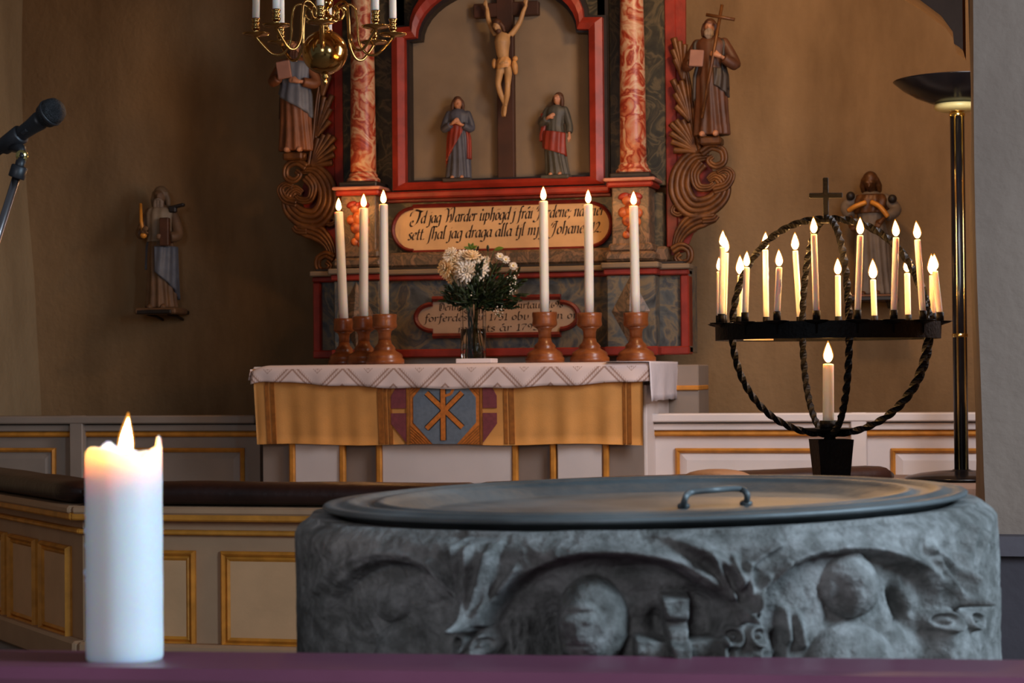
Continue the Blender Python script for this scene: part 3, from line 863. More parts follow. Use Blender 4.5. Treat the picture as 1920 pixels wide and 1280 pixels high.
MB().box((ax1+.003, YALT+ADEP/2+.01, (azt+.12)/2-.05), (.02, ADEP-.05, azt-.12-.10), bev=.004).obj('end_panel', M['white'], altar)
# gold frontal hanging over the front
YF_ = YALT-.052
fx0, fx1 = A_(474, 715, -.052).x, A_(1205, 770, -.052).x
fz1, fz0 = azt-.01, (A_(480, 836, -.052).z+A_(1205, 830, -.052).z)/2
front = thing('altar_frontal', 'gold woven altar frontal with a blue octagon emblem hanging under the lace cloth', 'altar cloth', ((fx0+fx1)/2, YF_, fz0))
emx0, emx1 = A_(703, 770).x, A_(962, 770).x
def fwave(x, z):
    e = 1-math.exp(-max(0, max(emx0-x, x-emx1))/.08)
    return -(.006*math.sin(x*31+.8*math.sin(x*7))+.004*math.sin(x*63))*e*((fz1-z)/(fz1-fz0)*.8+.2)
def cloth_patch(mb, poly_rows, th_, nrm_off):
    pass
NX, NZ = 120, 8
vs, fs = [], []
for side in (0, 1):
    for i in range(NX+1):
        for j in range(NZ+1):
            x = fx0+(fx1-fx0)*i/NX; z = fz0+(fz1-fz0)*j/NZ
            zz_ = z+(.004*math.sin(x*9))*(1-j/NZ)
            xx = x+ (.018*(1-j/NZ) if i == 0 else (.018*(1-j/NZ)*(1-i/NX)))
            vs.append((xx, YF_+fwave(x, z)+side*.003, zz_))
K = (NX+1)*(NZ+1)
for s in (0, 1):
    for i in range(NX):
        for j in range(NZ):
            a = s*K+i*(NZ+1)+j; qd = [a, a+NZ+1, a+NZ+2, a+1]; fs.append(qd if s == 0 else qd[::-1])
def rimf(ids):
    for a, b2 in zip(ids[:-1], ids[1:]): fs.append([a, b2, b2+K, a+K])
rimf([i*(NZ+1) for i in range(NX+1)]); rimf([NX*(NZ+1)+j for j in range(NZ+1)]); rimf([i*(NZ+1)+NZ for i in range(NX+1)][::-1]); rimf([j for j in range(NZ+1)][::-1])
MB().add(vs, fs).obj('woven_cloth', M['frontal'], front)
fxp = lambda x: A_(x, 780, -.052).x
fzp = lambda y: A_(835, y, -.052).z
for xa, xb in ((496, 502), (506, 513), (707, 716), (719, 723), (727, 733), (944, 950), (954, 963), (1168, 1173), (1177, 1184)):
    mb = MB(); vs, fs = [], []
    for j in range(NZ+1):
        z = fz0+(fz1-fz0)*j/NZ; sl = .018*(1-j/NZ)*(1-(fxp(xa)-fx0)/(fx1-fx0))
        for xx in (fxp(xa), fxp(xb)):
            for dy in (-.0045, .0): vs.append((xx+sl, YF_+fwave(xx, z)+dy, z+.003))
    for j in range(NZ):
        a = j*4
        fs += [[a, a+2, a+6, a+4], [a+1, a+5, a+7, a+3], [a, a+4, a+5, a+1], [a+2, a+3, a+7, a+6]]
    mb.add(vs, fs, False).obj('stripe', M['stripe'], front)
def applique(name, pts, m, d0, d1, par=front, **k):
    pl_ = [(fxp(x), fzp(y)) for x, y in pts]
    return MB().prism(pl_, YF_-d1, YF_-d0).obj(name, m, par, **k)
octo = [(812, 700), (858, 700), (893, 745), (893, 792), (857, 832), (812, 832), (776, 792), (776, 745)]
applique('woven_square', [(770, 700), (899, 700), (899, 832), (770, 832)], M['emorange'], .001, .005, label='orange ribbed corners round the blue octagon')
og = applique('blue_octagon', octo, M['emblue'], .005, .009, label='blue octagon with crossed orange bars')
for k in range(6):
    t = 6+k*6
    for (cx_, cy_, sx, sz) in ((770, 832, 1, -1), (899, 832, -1, -1), (770, 718, 1, 1), (899, 718, -1, 1)):
        if sz == 1 and k > 3: continue
        dx, dz = sx*t, sz*t*.95
        pA, pB = (cx_+dx, cy_), (cx_, cy_+dz)
        w_ = 1.1
        applique('cord', [(pA[0]-w_, pA[1]), (pA[0]+w_, pA[1]), (pB[0]+w_*.4, pB[1]+w_), (pB[0]-w_*.4, pB[1]-w_)], M['stripe'], .004, .0075)
def bar(x0, y0, x1, y1, w_, m, d0, d1, par, name='emblem_bar'):
    dx, dy = x1-x0, y1-y0; L_ = math.hypot(dx, dy); nx, ny = -dy/L_*w_, dx/L_*w_
    return applique(name, [(x0+nx, y0+ny), (x1+nx, y1+ny), (x1-nx, y1-ny), (x0-nx, y0-ny)], m, d0, d1, par)
for k, s in enumerate(((801, 736, 868, 801), (801, 803, 868, 736), (832, 700, 832, 825))):
    bar(*s, 6.0, M['black'], .008, .0094+k*.0005, og, 'bar_edge'); bar(*s, 4.2, M['emorange'], .009, .0118+k*.0008, og)
bar(836, 742, 847, 738, 2.4, M['emorange'], .009, .0110, og); bar(847, 738, 852, 728, 2.4, M['emorange'], .009, .0113, og); bar(852, 728, 848, 716, 2.4, M['emorange'], .009, .0107, og)
for pts in ([(744, 724), (762, 724), (762, 765), (734, 765), (734, 742)], [(734, 774), (762, 774), (762, 829), (734, 794)],
            [(906, 724), (922, 724), (932, 742), (932, 765), (906, 765)], [(906, 774), (932, 774), (932, 794), (906, 829)]):
    applique('plum_panel', pts, M['emplum'], .001, .006, label='plum woven panel')
for pts in ([(763, 700), (766.5, 700), (766.5, 833), (763, 833)], [(901, 700), (905, 700), (905, 833), (901, 833)]):
    applique('cord', pts, M['stripe'], .001, .007)

# white lace cloth over the altar top
def lace():
    m, N, L, P = new('white_lace')
    tc = N.new('ShaderNodeTexCoord'); sx = N.new('ShaderNodeSeparateXYZ'); L.new(tc.outputs['Object'], sx.inputs[0])
    def ma(op, a, b=None, c=None):
        n = N.new('ShaderNodeMath'); n.operation = op
        for i, v in enumerate((a, b, c)):
            if v is None: continue
            if isinstance(v, (int, float)): n.inputs[i].default_value = v
            else: L.new(v, n.inputs[i])
        return n.outputs[0]
    z = sx.outputs['Z']; tri = ma('PINGPONG', ma('ADD', sx.outputs['X'], 5.0), .125)
    d = ma('ADD', z, tri)
    st_ = ma('GREATER_THAN', ma('PINGPONG', ma('ADD', d, 5.0), .0125), .0072)
    big = ma('GREATER_THAN', ma('PINGPONG', ma('ADD', d, 5.0), .055), .030)
    tiny = ma('GREATER_THAN', ma('PINGPONG', ma('ADD', ma('MULTIPLY', tri, 1.0), 5.0), .0045), .0028)
    f = ma('MULTIPLY', big, ma('MAXIMUM', st_, ma('MULTIPLY', tiny, .6)))
    hang = ma('LESS_THAN', z, -.012); f = ma('MULTIPLY', f, hang)
    edge_ = ma('GREATER_THAN', z, -.105); f = ma('MULTIPLY', f, edge_)
    mx = N.new('ShaderNodeMix'); mx.data_type = 'RGBA'; L.new(f, mx.inputs['Factor'])
    mx.inputs['A'].default_value = srgb(226, 208, 204); mx.inputs['B'].default_value = srgb(172, 142, 130)
    L.new(mx.outputs['Result'], P.inputs['Base Color']); P.inputs['Roughness'].default_value = .85
    return m
cx0, cx1 = A_(470, 690, -.075).x, A_(1217, 690, -.075).x
lc = thing('altar_lace_cloth', 'white lace cloth covering the altar top and hanging over its front edge', 'altar cloth', ((cx0+cx1)/2, YALT+.3, azt))
NX = 140; rowsY = []
vs, fs = [], []
def botz(x):
    t = (x-cx0)/(cx1-cx0)
    yb = 712+ (728-712)*math.sin(min(1, t/.5)*PI/2) if t < .5 else 728-(728-713)*(1-math.cos((t-.5)/.5*PI/2))
    return WY(480+735*t, yb+1.2*math.sin(t*40), YALT-.075).z
prof_n = 14
for i in range(NX+1):
    x = cx0+(cx1-cx0)*i/NX; zb_ = botz(x); t = i/NX
    wob = .004*math.sin(x*27)+.003*math.sin(x*51+1)
    P_ = [(YALT+ADEP+.02, azt+.006), (YALT+.3, azt+.006), (YALT-.02, azt+.006), (YALT-.045, azt+.004), (YALT-.062, azt-.004), (YALT-.068, azt-.016)]
    for k in range(1, 7):
        tt = k/6; P_.append((YALT-.070-.006*tt+wob*tt, azt-.016+(zb_-azt+.016)*tt))
    prof_n = len(P_)
    drop = .0
    if i < 6: drop = .02*((6-i)/6)**2
    if i == NX: pass
    for y, z in P_: vs.append((x, y, z-drop))
for i in range(NX):
    for k in range(prof_n-1):
        a = i*prof_n+k; fs.append([a, a+1, a+prof_n+1, a+prof_n])
me_ = MB().add(vs, fs)
o = me_.obj('lace_sheet', lace(), lc); sd = o.modifiers.new('thickness', 'SOLIDIFY'); sd.thickness = .002; sd.offset = -1
# end overhang at the left
vs, fs = [], []
for j in range(12):
    y = YALT-.066+(ADEP+.08)*j/11
    for k in range(6):
        tt = k/5; vs.append((cx0-.004-.012*tt+.004*math.sin(y*30)*tt, y, azt-.012-tt*(azt-botz(cx0)-.01)))
for j in range(11):
    for k in range(5):
        a = j*6+k; fs.append([a, a+1, a+7, a+6])
o = MB().add(vs, fs).obj('lace_end', bpy.data.materials['white_lace'], lc); sd = o.modifiers.new('thickness', 'SOLIDIFY'); sd.thickness = .002
# linen towel over the right end
XE = cx1+.006
tq = [WX(1218, 720, XE).y, WX(1273, 720, XE).y]
zb_ = WX(1245, 750, XE).z
vs, fs = [], []
NY = 26
y0_, y1_ = YALT-.079, tq[1]
for j in range(NY+1):
    y = y0_+(y1_-y0_)*j/NY
    fr_ = .006*noise.noise(Vector((y*40, 1, 1)))+.008*(j % 2)*.4
    for (x, z) in [(cx1-.20, azt+.0085), (cx1-.02, azt+.0085), (cx1+.004, azt+.007), (XE-.002, azt-.004), (XE, azt-.03), (XE+.004*math.sin(y*22), azt-.09), (XE+.006*math.sin(y*22+.5), zb_+.03), (XE+.007*math.sin(y*22+.9), zb_+fr_)]:
        vs.append((x, y, z))
for j in range(NY):
    for k in range(7):
        a = j*8+k; fs.append([a, a+8, a+9, a+1])
o = MB().add(vs, fs).obj('linen_towel', M['linen'], off=Vector((XE, YALT+.3, zb_)))
sd = o.modifiers.new('thickness', 'SOLIDIFY'); sd.thickness = .003; sd.offset = 1
tag(o, 'plain white linen towel with frayed hem hanging over the end of the altar', 'towel')

# ------------------------------------------------------------------ candles and candlesticks on the altar
def taper(root, p0, p1, r, wax, flame_h=None, flame_lean=0, lit=True, drip=False, sz=1.0, fm_='flame'):
    p0, p1 = Vector(p0), Vector(p1); ax = p1-p0; L_ = ax.length; an = ax.normalized()
    prof = [(r*.98, 0), (r*1.0, L_*.2), (r*.99, L_*.55), (r*.97, L_-.006), (r*.93, L_-.0015), (r*.80, L_), (r*.45, L_-.0025), (.0006, L_-.003)]
    mb = MB().lathe(p0, prof, 18, an)
    mb.obj('wax_body', wax, root)
    if drip:
        d = MB()
        for k in range(4):
            a = random.uniform(-.6, .6); z = L_*random.uniform(.55, .98)
            q_ = p0+an*z+Vector((math.cos(a), math.sin(a)-.3, 0))*r*.95
            d.tube([q_, q_-an*.012, q_-an*.022], [r*.10, r*.22, r*.12], 6)
        d.obj('wax_drips', wax, root)
    wk = MB().tube([p1-an*.004, p1+an*.006, p1+an*.011+Vector((.001, 0, 0))], .0009*sz, 5); wk.obj('wick', M['wick'], root)
    if lit:
        f = MB(); flame_mb(f, p1+Vector((0, 0, .0035*sz)), flame_h, flame_h*.215, (flame_lean, 0)); f.obj('candle_flame', M[fm_], root)
        f = MB(); flame_mb(f, p1+Vector((0, 0, .0035*sz+.0008)), flame_h*1.09, flame_h*.27, (flame_lean, 0)); f.obj('flame_edge', M['mantle'], root)
stick_prof = [(.090, 0), (.093, .004), (.093, .018), (.084, .026), (.086, .032), (.080, .042), (.055, .055), (.050, .060), (.052, .067), (.046, .074), (.034, .085), (.030, .10), (.030, .125), (.035, .138), (.050, .146), (.058, .152), (.060, .160), (.057, .178), (.059, .190), (.0595, .203), (.056, .207), (.030, .207), (.026, .195)]
TOPZ = azt+.0075
specs = [  # base px, top px, flame px, Y, label
    (645, 597, 635, 397, 377, 9.37, 'slightly leaning white altar candle, farthest from the linen towel'),
    (682, 593, 682, 390, 368, 9.23, 'white altar candle between the leaning candle and the tallest of its trio'),
    (721, 589, 719, 383, 364, 9.09, 'white altar candle of the trio nearest to the vase of flowers'),
    (1021, 585, 1019, 377, 359, 9.22, 'white altar candle nearest the vase on the towel side of the altar'),
    (1105, 586, 1103, 383, 361, 9.22, 'middle white altar candle on the towel side of the altar'),
    (1192, 586, 1188, 386, 365, 9.24, 'white altar candle nearest the linen towel')]
slabels = ['turned brown wooden candlestick under the leaning altar candle', 'turned wooden candlestick in the middle of the crowded trio',
           'turned wooden candlestick of the trio nearest the flower vase', 'turned wooden candlestick just past the white card, towel side of the altar',
           'turned wooden candlestick in the middle of the evenly spaced three', 'turned wooden candlestick standing nearest the linen towel']
for k, (bx_, by_, tx_, ty_, fy_, Y, lab) in enumerate(specs):
    p = WY(bx_, by_, Y)
    top = p.z
    sc_ = (top-TOPZ)/.207
    st = thing('candlestick', slabels[k], 'candlestick', (p.x, Y, TOPZ), 'wooden candlesticks on the altar')
    rs = 1.0 if k > 2 else (.86, .93, 1.0)[k]
    pr = [(r*rs, z*sc_) for r, z in stick_prof]
    MB().lathe((p.x, Y, TOPZ), pr[:12], 32).obj('base', M['wood'], st)
    MB().lathe((p.x, Y, TOPZ), pr[11:15], 32).obj('turned_shaft', M['wood'], st)
    MB().lathe((p.x, Y, TOPZ), pr[14:], 32).obj('cup', M['wood'], st)
    c0 = Vector((p.x, Y, top-.010*sc_)); c1 = WY(tx_, ty_, Y)
    cr_ = thing('altar_candle', lab, 'candle', c0, 'lit white candles on the altar')
    taper(cr_, c0, c1, 8.9*Y/FPX*1.0, M['wax'], flame_h=.060, sz=1.6, fm_='altarflame')

# ------------------------------------------------------------------ white card, vase and flowers
pcd = WY(892, 676, 9.03)
o = MB().box((pcd.x, 9.05, TOPZ+.011), (.172, .12, .021), bev=.002).obj('white_card', M['card'], off=Vector((pcd.x, 9.05, TOPZ)))
tag(o, 'small flat white box lying in front of the glass vase', 'box')
YV = 9.21
vb = WY(888, 675, YV); vt = WY(888, 577, YV); vx = vb.x
vase = thing('glass_vase', 'clear straight glass vase holding the white flowers', 'vase', (vx, YV, TOPZ))
RV = 25.0*9.3/FPX; HV = vt.z-TOPZ
MB().lathe((vx, YV, TOPZ), [(RV*.9, 0), (RV*.96, .004), (RV, .02), (RV*1.02, HV*.97), (RV*1.02, HV), (RV*.96, HV), (RV*.93, HV*.9), (RV*.90, .022), (RV*.6, .016), (.001, .015)], 14, smooth=False).obj('vase_body', M['glass'], vase)
MB().lathe((vx, YV, TOPZ), [(RV*.88, .0235), (RV*.895, .05), (RV*.90, HV*.62), (.001, HV*.62)], 24).obj('water', M['water'], vase)
neck = Vector((vx, YV, TOPZ+HV))
def stem_to(p, root, m=None, r=.0022):
    foot = Vector((vx+random.uniform(-.03, .03), YV+random.uniform(-.03, .03), TOPZ+.03))
    mid = neck+Vector((max(-.03, min(.03, (p.x-vx)*.35)), max(-.03, min(.03, (p.y-YV)*.35)), 0))
    MB().tube(catmull([foot, mid, p], 6), r, 6).obj('stem', m or M['stem'], root)
def petal(mb, c, d, nrm, L_, w_, curl):
    d = d.normalized(); s = d.cross(nrm).normalized(); n2 = s.cross(d).normalized()
    pts = []
    for t, ww in ((0, .35), (.4, .9), (.8, 1), (1, .25)):
        o_ = c+d*(L_*t)+n2*(curl*t*t*L_)
        pts += [o_-s*(w_*ww/2)-n2*.0012, o_+n2*.0012, o_+s*(w_*ww/2)-n2*.0012]
    fs = []
    for k in range(3):
        a = k*3; fs += [[a, a+3, a+4, a+1], [a+1, a+4, a+5, a+2], [a, a+2, a+5, a+3]]
    fs += [[0, 1, 2], [9, 11, 10]]
    mb.add(pts, fs, True)
def blossom(px, py, Y, r, m, label, cat_group, face, rings=5):
    p = WY(px, py, Y); root = thing('chrysanthemum', label, 'flower', p, cat_group)
    face = Vector(face).normalized(); a = face.orthogonal().normalized(); b_ = face.cross(a)
    mb = MB()
    for ri in range(rings):
        n = 16-ri*2; el_ = .05+ri*.34
        for k in range(n):
            an = 2*PI*(k+.5*ri)/n+random.uniform(-.1, .1)
            d = (a*math.cos(an)+b_*math.sin(an))*math.cos(el_)+face*math.sin(el_)
            petal(mb, p+face*(.002*ri), d, face, r*(1-.15*ri)*random.uniform(.9, 1.08), r*.30, .12)
    mb.obj('petals', m, root)
    MB().ball(p+face*.006, r*.2, 10, 6).obj('flower_centre', M['yellow'], root)
    stem_to(p-face*.004, root)
bl = [(838, 503, 19, 'petalcream', (-.8, -1, .2), 'cream chrysanthemum at the outer edge of the bunch, facing the crowded candle trio'),
      (857, 492, 18, 'petalcream', (-.3, -1, .5), 'cream chrysanthemum just behind and above the outermost cream one'),
      (851, 517, 17, 'petalcream', (-.4, -1, -.3), 'lowest cream and white chrysanthemum of the bunch'),
      (874, 508, 21, 'petal', (-.05, -1, .1), 'largest white chrysanthemum facing the nave from the middle of the bunch'),
      (897, 508, 19, 'petal', (.25, -1, .1), 'white chrysanthemum nearest the dark foliage'),
      (862, 526, 15, 'petal', (-.2, -1, -.5), 'small drooping white chrysanthemum at the bottom of the bunch'),
      (845, 478, 15, 'petal', (-.5, -.8, .7), 'white chrysanthemum high at the outer edge of the bunch'),
      (868, 484, 16, 'petal', (-.1, -1, .5), 'white chrysanthemum high in the middle of the bunch'),
      (908, 494, 14, 'petal', (.4, -1, .4), 'white chrysanthemum closest to the daisies'),
      (884, 481, 15, 'petalcream', (.1, -.6, 1), 'cream chrysanthemum on top of the bunch, seen edge on')]
for k, (x, y, r, mm, fc_, lab) in enumerate(bl):
    blossom(x, y, YV-.05+.03*(k % 3), r*1.22*9.25/FPX, M[mm], lab, 'chrysanthemums in the glass vase', fc_)
for k, (x, y, r, lab) in enumerate([(937, 481, 9, 'small white daisy highest in the dark foliage'), (948, 487, 9, 'small white daisy between two others on the foliage rim'), (962, 499, 9, 'small white daisy lowest on the foliage rim')]):
    blossom(x, y, YV-.04, r*9.25/FPX, M['petal'], lab, 'small daisies in the glass vase', (.5, -1, .6), 2)
def leaf(mb, c, d, up_, L_, w_, fold=.25):
    d = d.normalized(); s = d.cross(up_); s = s.normalized() if s.length > 1e-5 else d.orthogonal().normalized(); n2 = s.cross(d)
    rows = []
    for t, ww in ((0, .12), (.3, .85), (.6, 1), (.85, .6), (1, .06)):
        o_ = c+d*(L_*t)-Vector((0, 0, 1))*(.15*L_*t*t)
        rows.append((o_-s*(w_*ww/2)+n2*(fold*w_*ww/2), o_, o_+s*(w_*ww/2)+n2*(fold*w_*ww/2)))
    vs = [p for r_ in rows for p in r_]+[p-n2*.0008 for r_ in rows for p in r_]; fs = []
    K = 15
    for k in range(4):
        a = k*3
        fs += [[a, a+3, a+4, a+1], [a+1, a+4, a+5, a+2], [K+a, K+a+1, K+a+4, K+a+3], [K+a+1, K+a+2, K+a+5, K+a+4], [a, K+a, K+a+3, a+3], [a+2, a+5, K+a+5, K+a+2]]
    mb.add(vs, fs, True)
def sprig(px, py, Y, lab, m, n, L_, w_, spread, group, name='leafy_sprig', single=False):
    p = WY(px, py, Y); root = thing(name, lab, 'foliage', p, group)
    stem_to(p, root, M['stem'], .0018)
    d0 = (p-neck).normalized(); mb = MB()
    for k in range(n):
        t = k/max(1, n-1)
        c = neck+(p-neck)*(1-(1-t)*spread)
        dd = Vector((random.uniform(-1, 1), random.uniform(-1, .6), random.uniform(-.5, .9)))*.9+d0*(.4+t)
        if single: leaf(MB(), c, dd, Vector((0, -1, .2)), L_, w_)
        leaf(mb, c+Vector((random.uniform(-.02, .02), random.uniform(-.02, .02), random.uniform(-.02, .02))), dd, Vector((0, -.7, .7)), L_*random.uniform(.7, 1.15), w_)
    mb.obj('leaves', m, root)
places = ['over the vase rim beside the pale flowers', 'hanging low beside the inscribed board', 'in the middle just above the vase', 'reaching toward the towel side', 'filling the heart of the bouquet', 'behind the daisies', 'under the daisies', 'drooping toward the red frame', 'leaning out beside the tall candle', 'at the back of the bouquet', 'lowest on the crowded trio side', 'outermost on the towel side', 'outermost and lower on the towel side', 'hanging beside the lower board dates']
for k, (x, y) in enumerate([(862, 548), (846, 540), (885, 545), (940, 525), (905, 530), (930, 505), (935, 545), (955, 540), (962, 520), (900, 500), (838, 558), (974, 532), (976, 556), (962, 572)]):
    sprig(x, y, YV-.02+.05*((k*7) % 3-1), 'dark green leafy sprig '+places[k], M['leafdark'], 58, .042, .015, .8, 'dark sprigs in the glass vase')
for k, (x, y, L_, lab, m, n) in enumerate([(884, 468, .042, 'fresh green leaf tuft standing up before the inscription', 'leaflight', 4), (895, 470, .03, 'dark upright leaf pair next to the fresh green tuft', 'leafdark', 2), (915, 472, .04, 'single narrow dark leaf standing upright above the bouquet', 'leafdark', 1), (926, 469, .055, 'fresh green leaf leaning out level above the daisies', 'leaflight', 1), (903, 497, .04, 'fresh green leaves between the white and cream flowers', 'leaflight', 4)]):
    p = WY(x, y, YV); root = thing('upright_leaf', lab, 'foliage', p, 'leaves rising above the bouquet')
    stem_to(p, root); mb = MB()
    for q_ in range(n):
        if n == 1 and k == 2: dd = Vector((.0, -.1, 1))
        elif n == 1: dd = Vector((1, -.2, .35))
        else: dd = Vector(((-.9, .3, -.3, .8)[q_], -.3, (.5, 1, 1, .6)[q_]))
        leaf(mb, p, dd, Vector((0, -1, .2)), L_, L_*.36)
    mb.obj('leaves', M[m], root)
for k, (x, y, lab) in enumerate([(966, 522, 'spray of tiny white blossoms on the outer rim of the foliage'), (958, 545, 'spray of tiny white blossoms below the outer rim spray'), (936, 583, 'spray of tiny white blossoms drooping by the lower board'), (879, 547, 'few tiny pale blossoms under the large chrysanthemums')]):
    p = WY(x, y, YV-.06); root = thing('tiny_blossom_spray', lab, 'flower', p, 'sprays of tiny blossoms')
    mb = MB(); s2 = MB()
    for q_ in range(16 if k < 3 else 4):
        d = Vector((random.gauss(0, .013), random.gauss(0, .012), random.gauss(0, .015)))
        mb.ball(p+d, random.uniform(.0022, .0042), 6, 4); s2.tube([p-Vector((0, 0, .03)), p+d], .0006, 4)
    mb.obj('tiny_blossoms', M['petal'], root, kind='stuff'); s2.obj('fine_stems', M['stem'], root, kind='stuff')
    stem_to(p-Vector((0, 0, .02)), root, r=.0012)

# ================================================================== ALTARPIECE
X0 = -2.48
ap = thing('altarpiece', 'painted wooden altarpiece with red marbled columns and gilded side scrolls behind the altar', 'altarpiece', (X0, YRET, 1.13))
def Q(px, py, dY=0.0):
    p = WY(px, py, YRET+dY); return (p.x, p.z)
def qx(px, py=400): return Q(px, py)[0]-X0
def bxx(name, xa, xb, za, zb, y0, y1, m, bev=.004, par=ap, **k):
    return MB().box(((xa+xb)/2, (y0+y1)/2, (za+zb)/2), (xb-xa, y1-y0, zb-za), bev=bev).obj(name, m, par, **k)
Y0_ = YRET
z_pb0, z_pb1 = 1.148, 1.175           # predella bottom red rail
z_pt0, z_pt1, z_gr = 1.528, 1.556, 1.583
z_m0, z_m1 = 1.596, 1.672             # marbled base strip
z_sh0, z_sh1 = Q(1050, 367)[1], Q(1050, 354)[1]
z_cap0, z_cap1 = 1.958, 1.998
xo = .968
# masonry support behind the altar
sx1 = qx(1316, 710)
sup = MB().box((X0, Y0_+.06, .545), (2*sx1, .34, 1.09), bev=.006); sup.obj('support', M['grey'], ap)
MB().box((X0, Y0_+.03, 1.12), (1.2, .2, .06)).obj('support', M['grey'], ap)
bxx('gold_moulding', X0-sx1-.004, X0+sx1+.004, Q(1300, 731)[1], Q(1300, 722)[1], Y0_-.125, Y0_+.2, M['gold'], .004)
# predella
bxx('predella_board', X0-xo, X0+xo, z_pb0, z_gr, Y0_-.09, Y0_+.15, M['marbgrey'])
bxx('red_rail', X0-xo, X0+xo, z_pb0-.008, z_pb1+.006, Y0_-.125, Y0_, M['red'], .006)
bxx('red_rail', X0-xo, X0+xo, z_pt0, z_pt1, Y0_-.13, Y0_, M['red'], .006)
bxx('grey_moulding', X0-xo-.008, X0+xo+.008, z_pt1, z_gr, Y0_-.15, Y0_, M['panelgrey'], .006)
bxx('black_fillet', X0-xo+.02, X0+xo-.02, z_gr, z_m0, Y0_-.13, Y0_, M['black'], .003)
for s in (-1, 1):
    a, b_ = sorted((s*(xo-.042), s*xo)); bxx('red_stile', X0+a, X0+b_, z_pb1, z_pt0, Y0_-.12, Y0_, M['red'], .006)
    # projecting block under each column with a diamond boss
    xc = s*.70; 
    a, b_ = xc-.12, xc+.12
    bxx('pedestal_block', X0+a, X0+b_, z_pb1, z_pt0, Y0_-.22, Y0_-.05, M['marbgrey'], .006)
    bxx('red_rail', X0+a-.012, X0+b_+.012, z_pt0, z_pt1+.004, Y0_-.235, Y0_, M['red'], .006)
    bxx('grey_moulding', X0+a-.022, X0+b_+.022, z_pt1+.004, z_gr+.006, Y0_-.25, Y0_, M['panelgrey'], .006)
    bxx('red_rail', X0+a-.012, X0+b_+.012, z_pb0-.01, z_pb1+.006, Y0_-.235, Y0_, M['red'], .006)
    zc_ = (z_pb1+z_pt0)/2; hh = (z_pt0-z_pb1)/2*.98
    MB().add([(X0+xc-.095, Y0_-.221, zc_), (X0+xc, Y0_-.221, zc_-hh), (X0+xc+.095, Y0_-.221, zc_), (X0+xc, Y0_-.221, zc_+hh), (X0+xc, Y0_-.262, zc_)],
             [[0, 1, 4], [1, 2, 4], [2, 3, 4], [3, 0, 4], [3, 2, 1, 0]], False).obj('diamond_boss', M['marbpale'], ap)
# middle zone
xm = .83
bxx('inscription_board', X0-xm, X0+xm, z_m1, z_sh0, Y0_-.03, Y0_+.12, M['marbdark'])
bxx('marbled_base', X0-xm-.03, X0+xm+.03, z_m0, z_m1, Y0_-.085, Y0_+.12, M['marbpale'], .012)
bxx('red_shelf', X0-.58, X0+.58, z_sh0, z_sh1, Y0_-.12, Y0_+.05, M['red'], .008)
bxx('dark_fillet', X0-.58, X0+.58, z_sh0-.016, z_sh0, Y0_-.08, Y0_+.05, M['reddark'], .004)
for s in (-1, 1):
    xc = X0+s*.697
    bxx('pedestal', xc-.092, xc+.092, z_m1, z_cap0, Y0_-.19, Y0_, M['marbpale'], .005)
    bxx('pedestal_foot', xc-.125, xc+.125, z_m0, z_m1-.03, Y0_-.225, Y0_, M['marbpale'], .012)
    bxx('pedestal_foot', xc-.108, xc+.108, z_m1-.03, z_m1+.012, Y0_-.205, Y0_, M['marbpale'], .01)
    bxx('red_cap', xc-.115, xc+.115, z_cap0, z_cap1-.012, Y0_-.215, Y0_, M['red'], .008)
    bxx('pink_moulding', xc-.128, xc+.128, z_cap1-.012, z_cap1+.004, Y0_-.228, Y0_, M['pink'], .005)
    # painted fruit cluster carved on the pedestal
    yf = Y0_-.192
    fr_ = MB()
    for dx, dz, r in ((-.015, .10, .028), (.022, .09, .03), (.0, .05, .034), (-.035, .04, .026), (.036, .035, .026), (-.012, .0, .030), (.025, -.008, .028), (.004, -.045, .024), (-.02, -.07, .020), (.012, -.085, .016)):
        fr_.ball((xc+dx, yf, (z_m1+z_cap0)/2+dz-.02), (r, r*.55, r), 12, 8)
    fr_.obj('carved_fruit', mat('fruit_paint', srgb(196, 104, 48), .4, var=.5, scale=26, col2=srgb(110, 40, 24)), ap, label='orange and red carved fruit')
    bw = MB()
    for t in (-1, 1): bw.ball((xc+t*.032, yf, z_cap0-.045), (.030, .014, .018), 10, 6, Matrix.Rotation(t*.3, 3, 'Y'))
    bw.ball((xc, yf-.004, z_cap0-.045), (.012, .012, .012), 8, 6)
    bw.obj('red_bow', M['red'], ap, label='small red ribbon bow')
# column zone
ztop = 3.25
bxx('column_board', X0-.84, X0-.5, z_cap1-.02, ztop, Y0_, Y0_+.12, M['marbdark'])
bxx('column_board', X0+.5, X0+.84, z_cap1-.02, ztop, Y0_, Y0_+.12, M['marbdark'])
for s in (-1, 1):
    xc = X0+s*.697; yc = Y0_-.10
    MB().box((xc, yc, z_cap1+.016), (.20, .20, .03), bev=.006).obj('column_plinth', M['black'], ap)
    zb_ = z_cap1+.03
    MB().lathe((xc, yc, zb_), [(.080, 0), (.086, .008), (.086, .018), (.078, .026), (.072, .032), (.074, .040), (.068, .048), (.0655, .055)], 36).obj('column_base', M['marbred'], ap)
    MB().lathe((xc, yc, zb_+.05), [(.0655, 0), (.0645, .15), (.062, .45), (.058, .75), (.052, 1.05), (.051, 1.15)], 36).obj('column_shaft', M['marbred'], ap)
    a, b_ = sorted((s*.838, s*.895)); bxx('red_side_board', X0+a, X0+b_, z_m1, ztop, Y0_+.02, Y0_+.10, M['red'], .005)
    a, b_ = sorted((s*.545, s*.565)); bxx('black_fillet', X0+a, X0+b_, z_sh1, ztop, Y0_-.03, Y0_+.02, M['black'], .003)
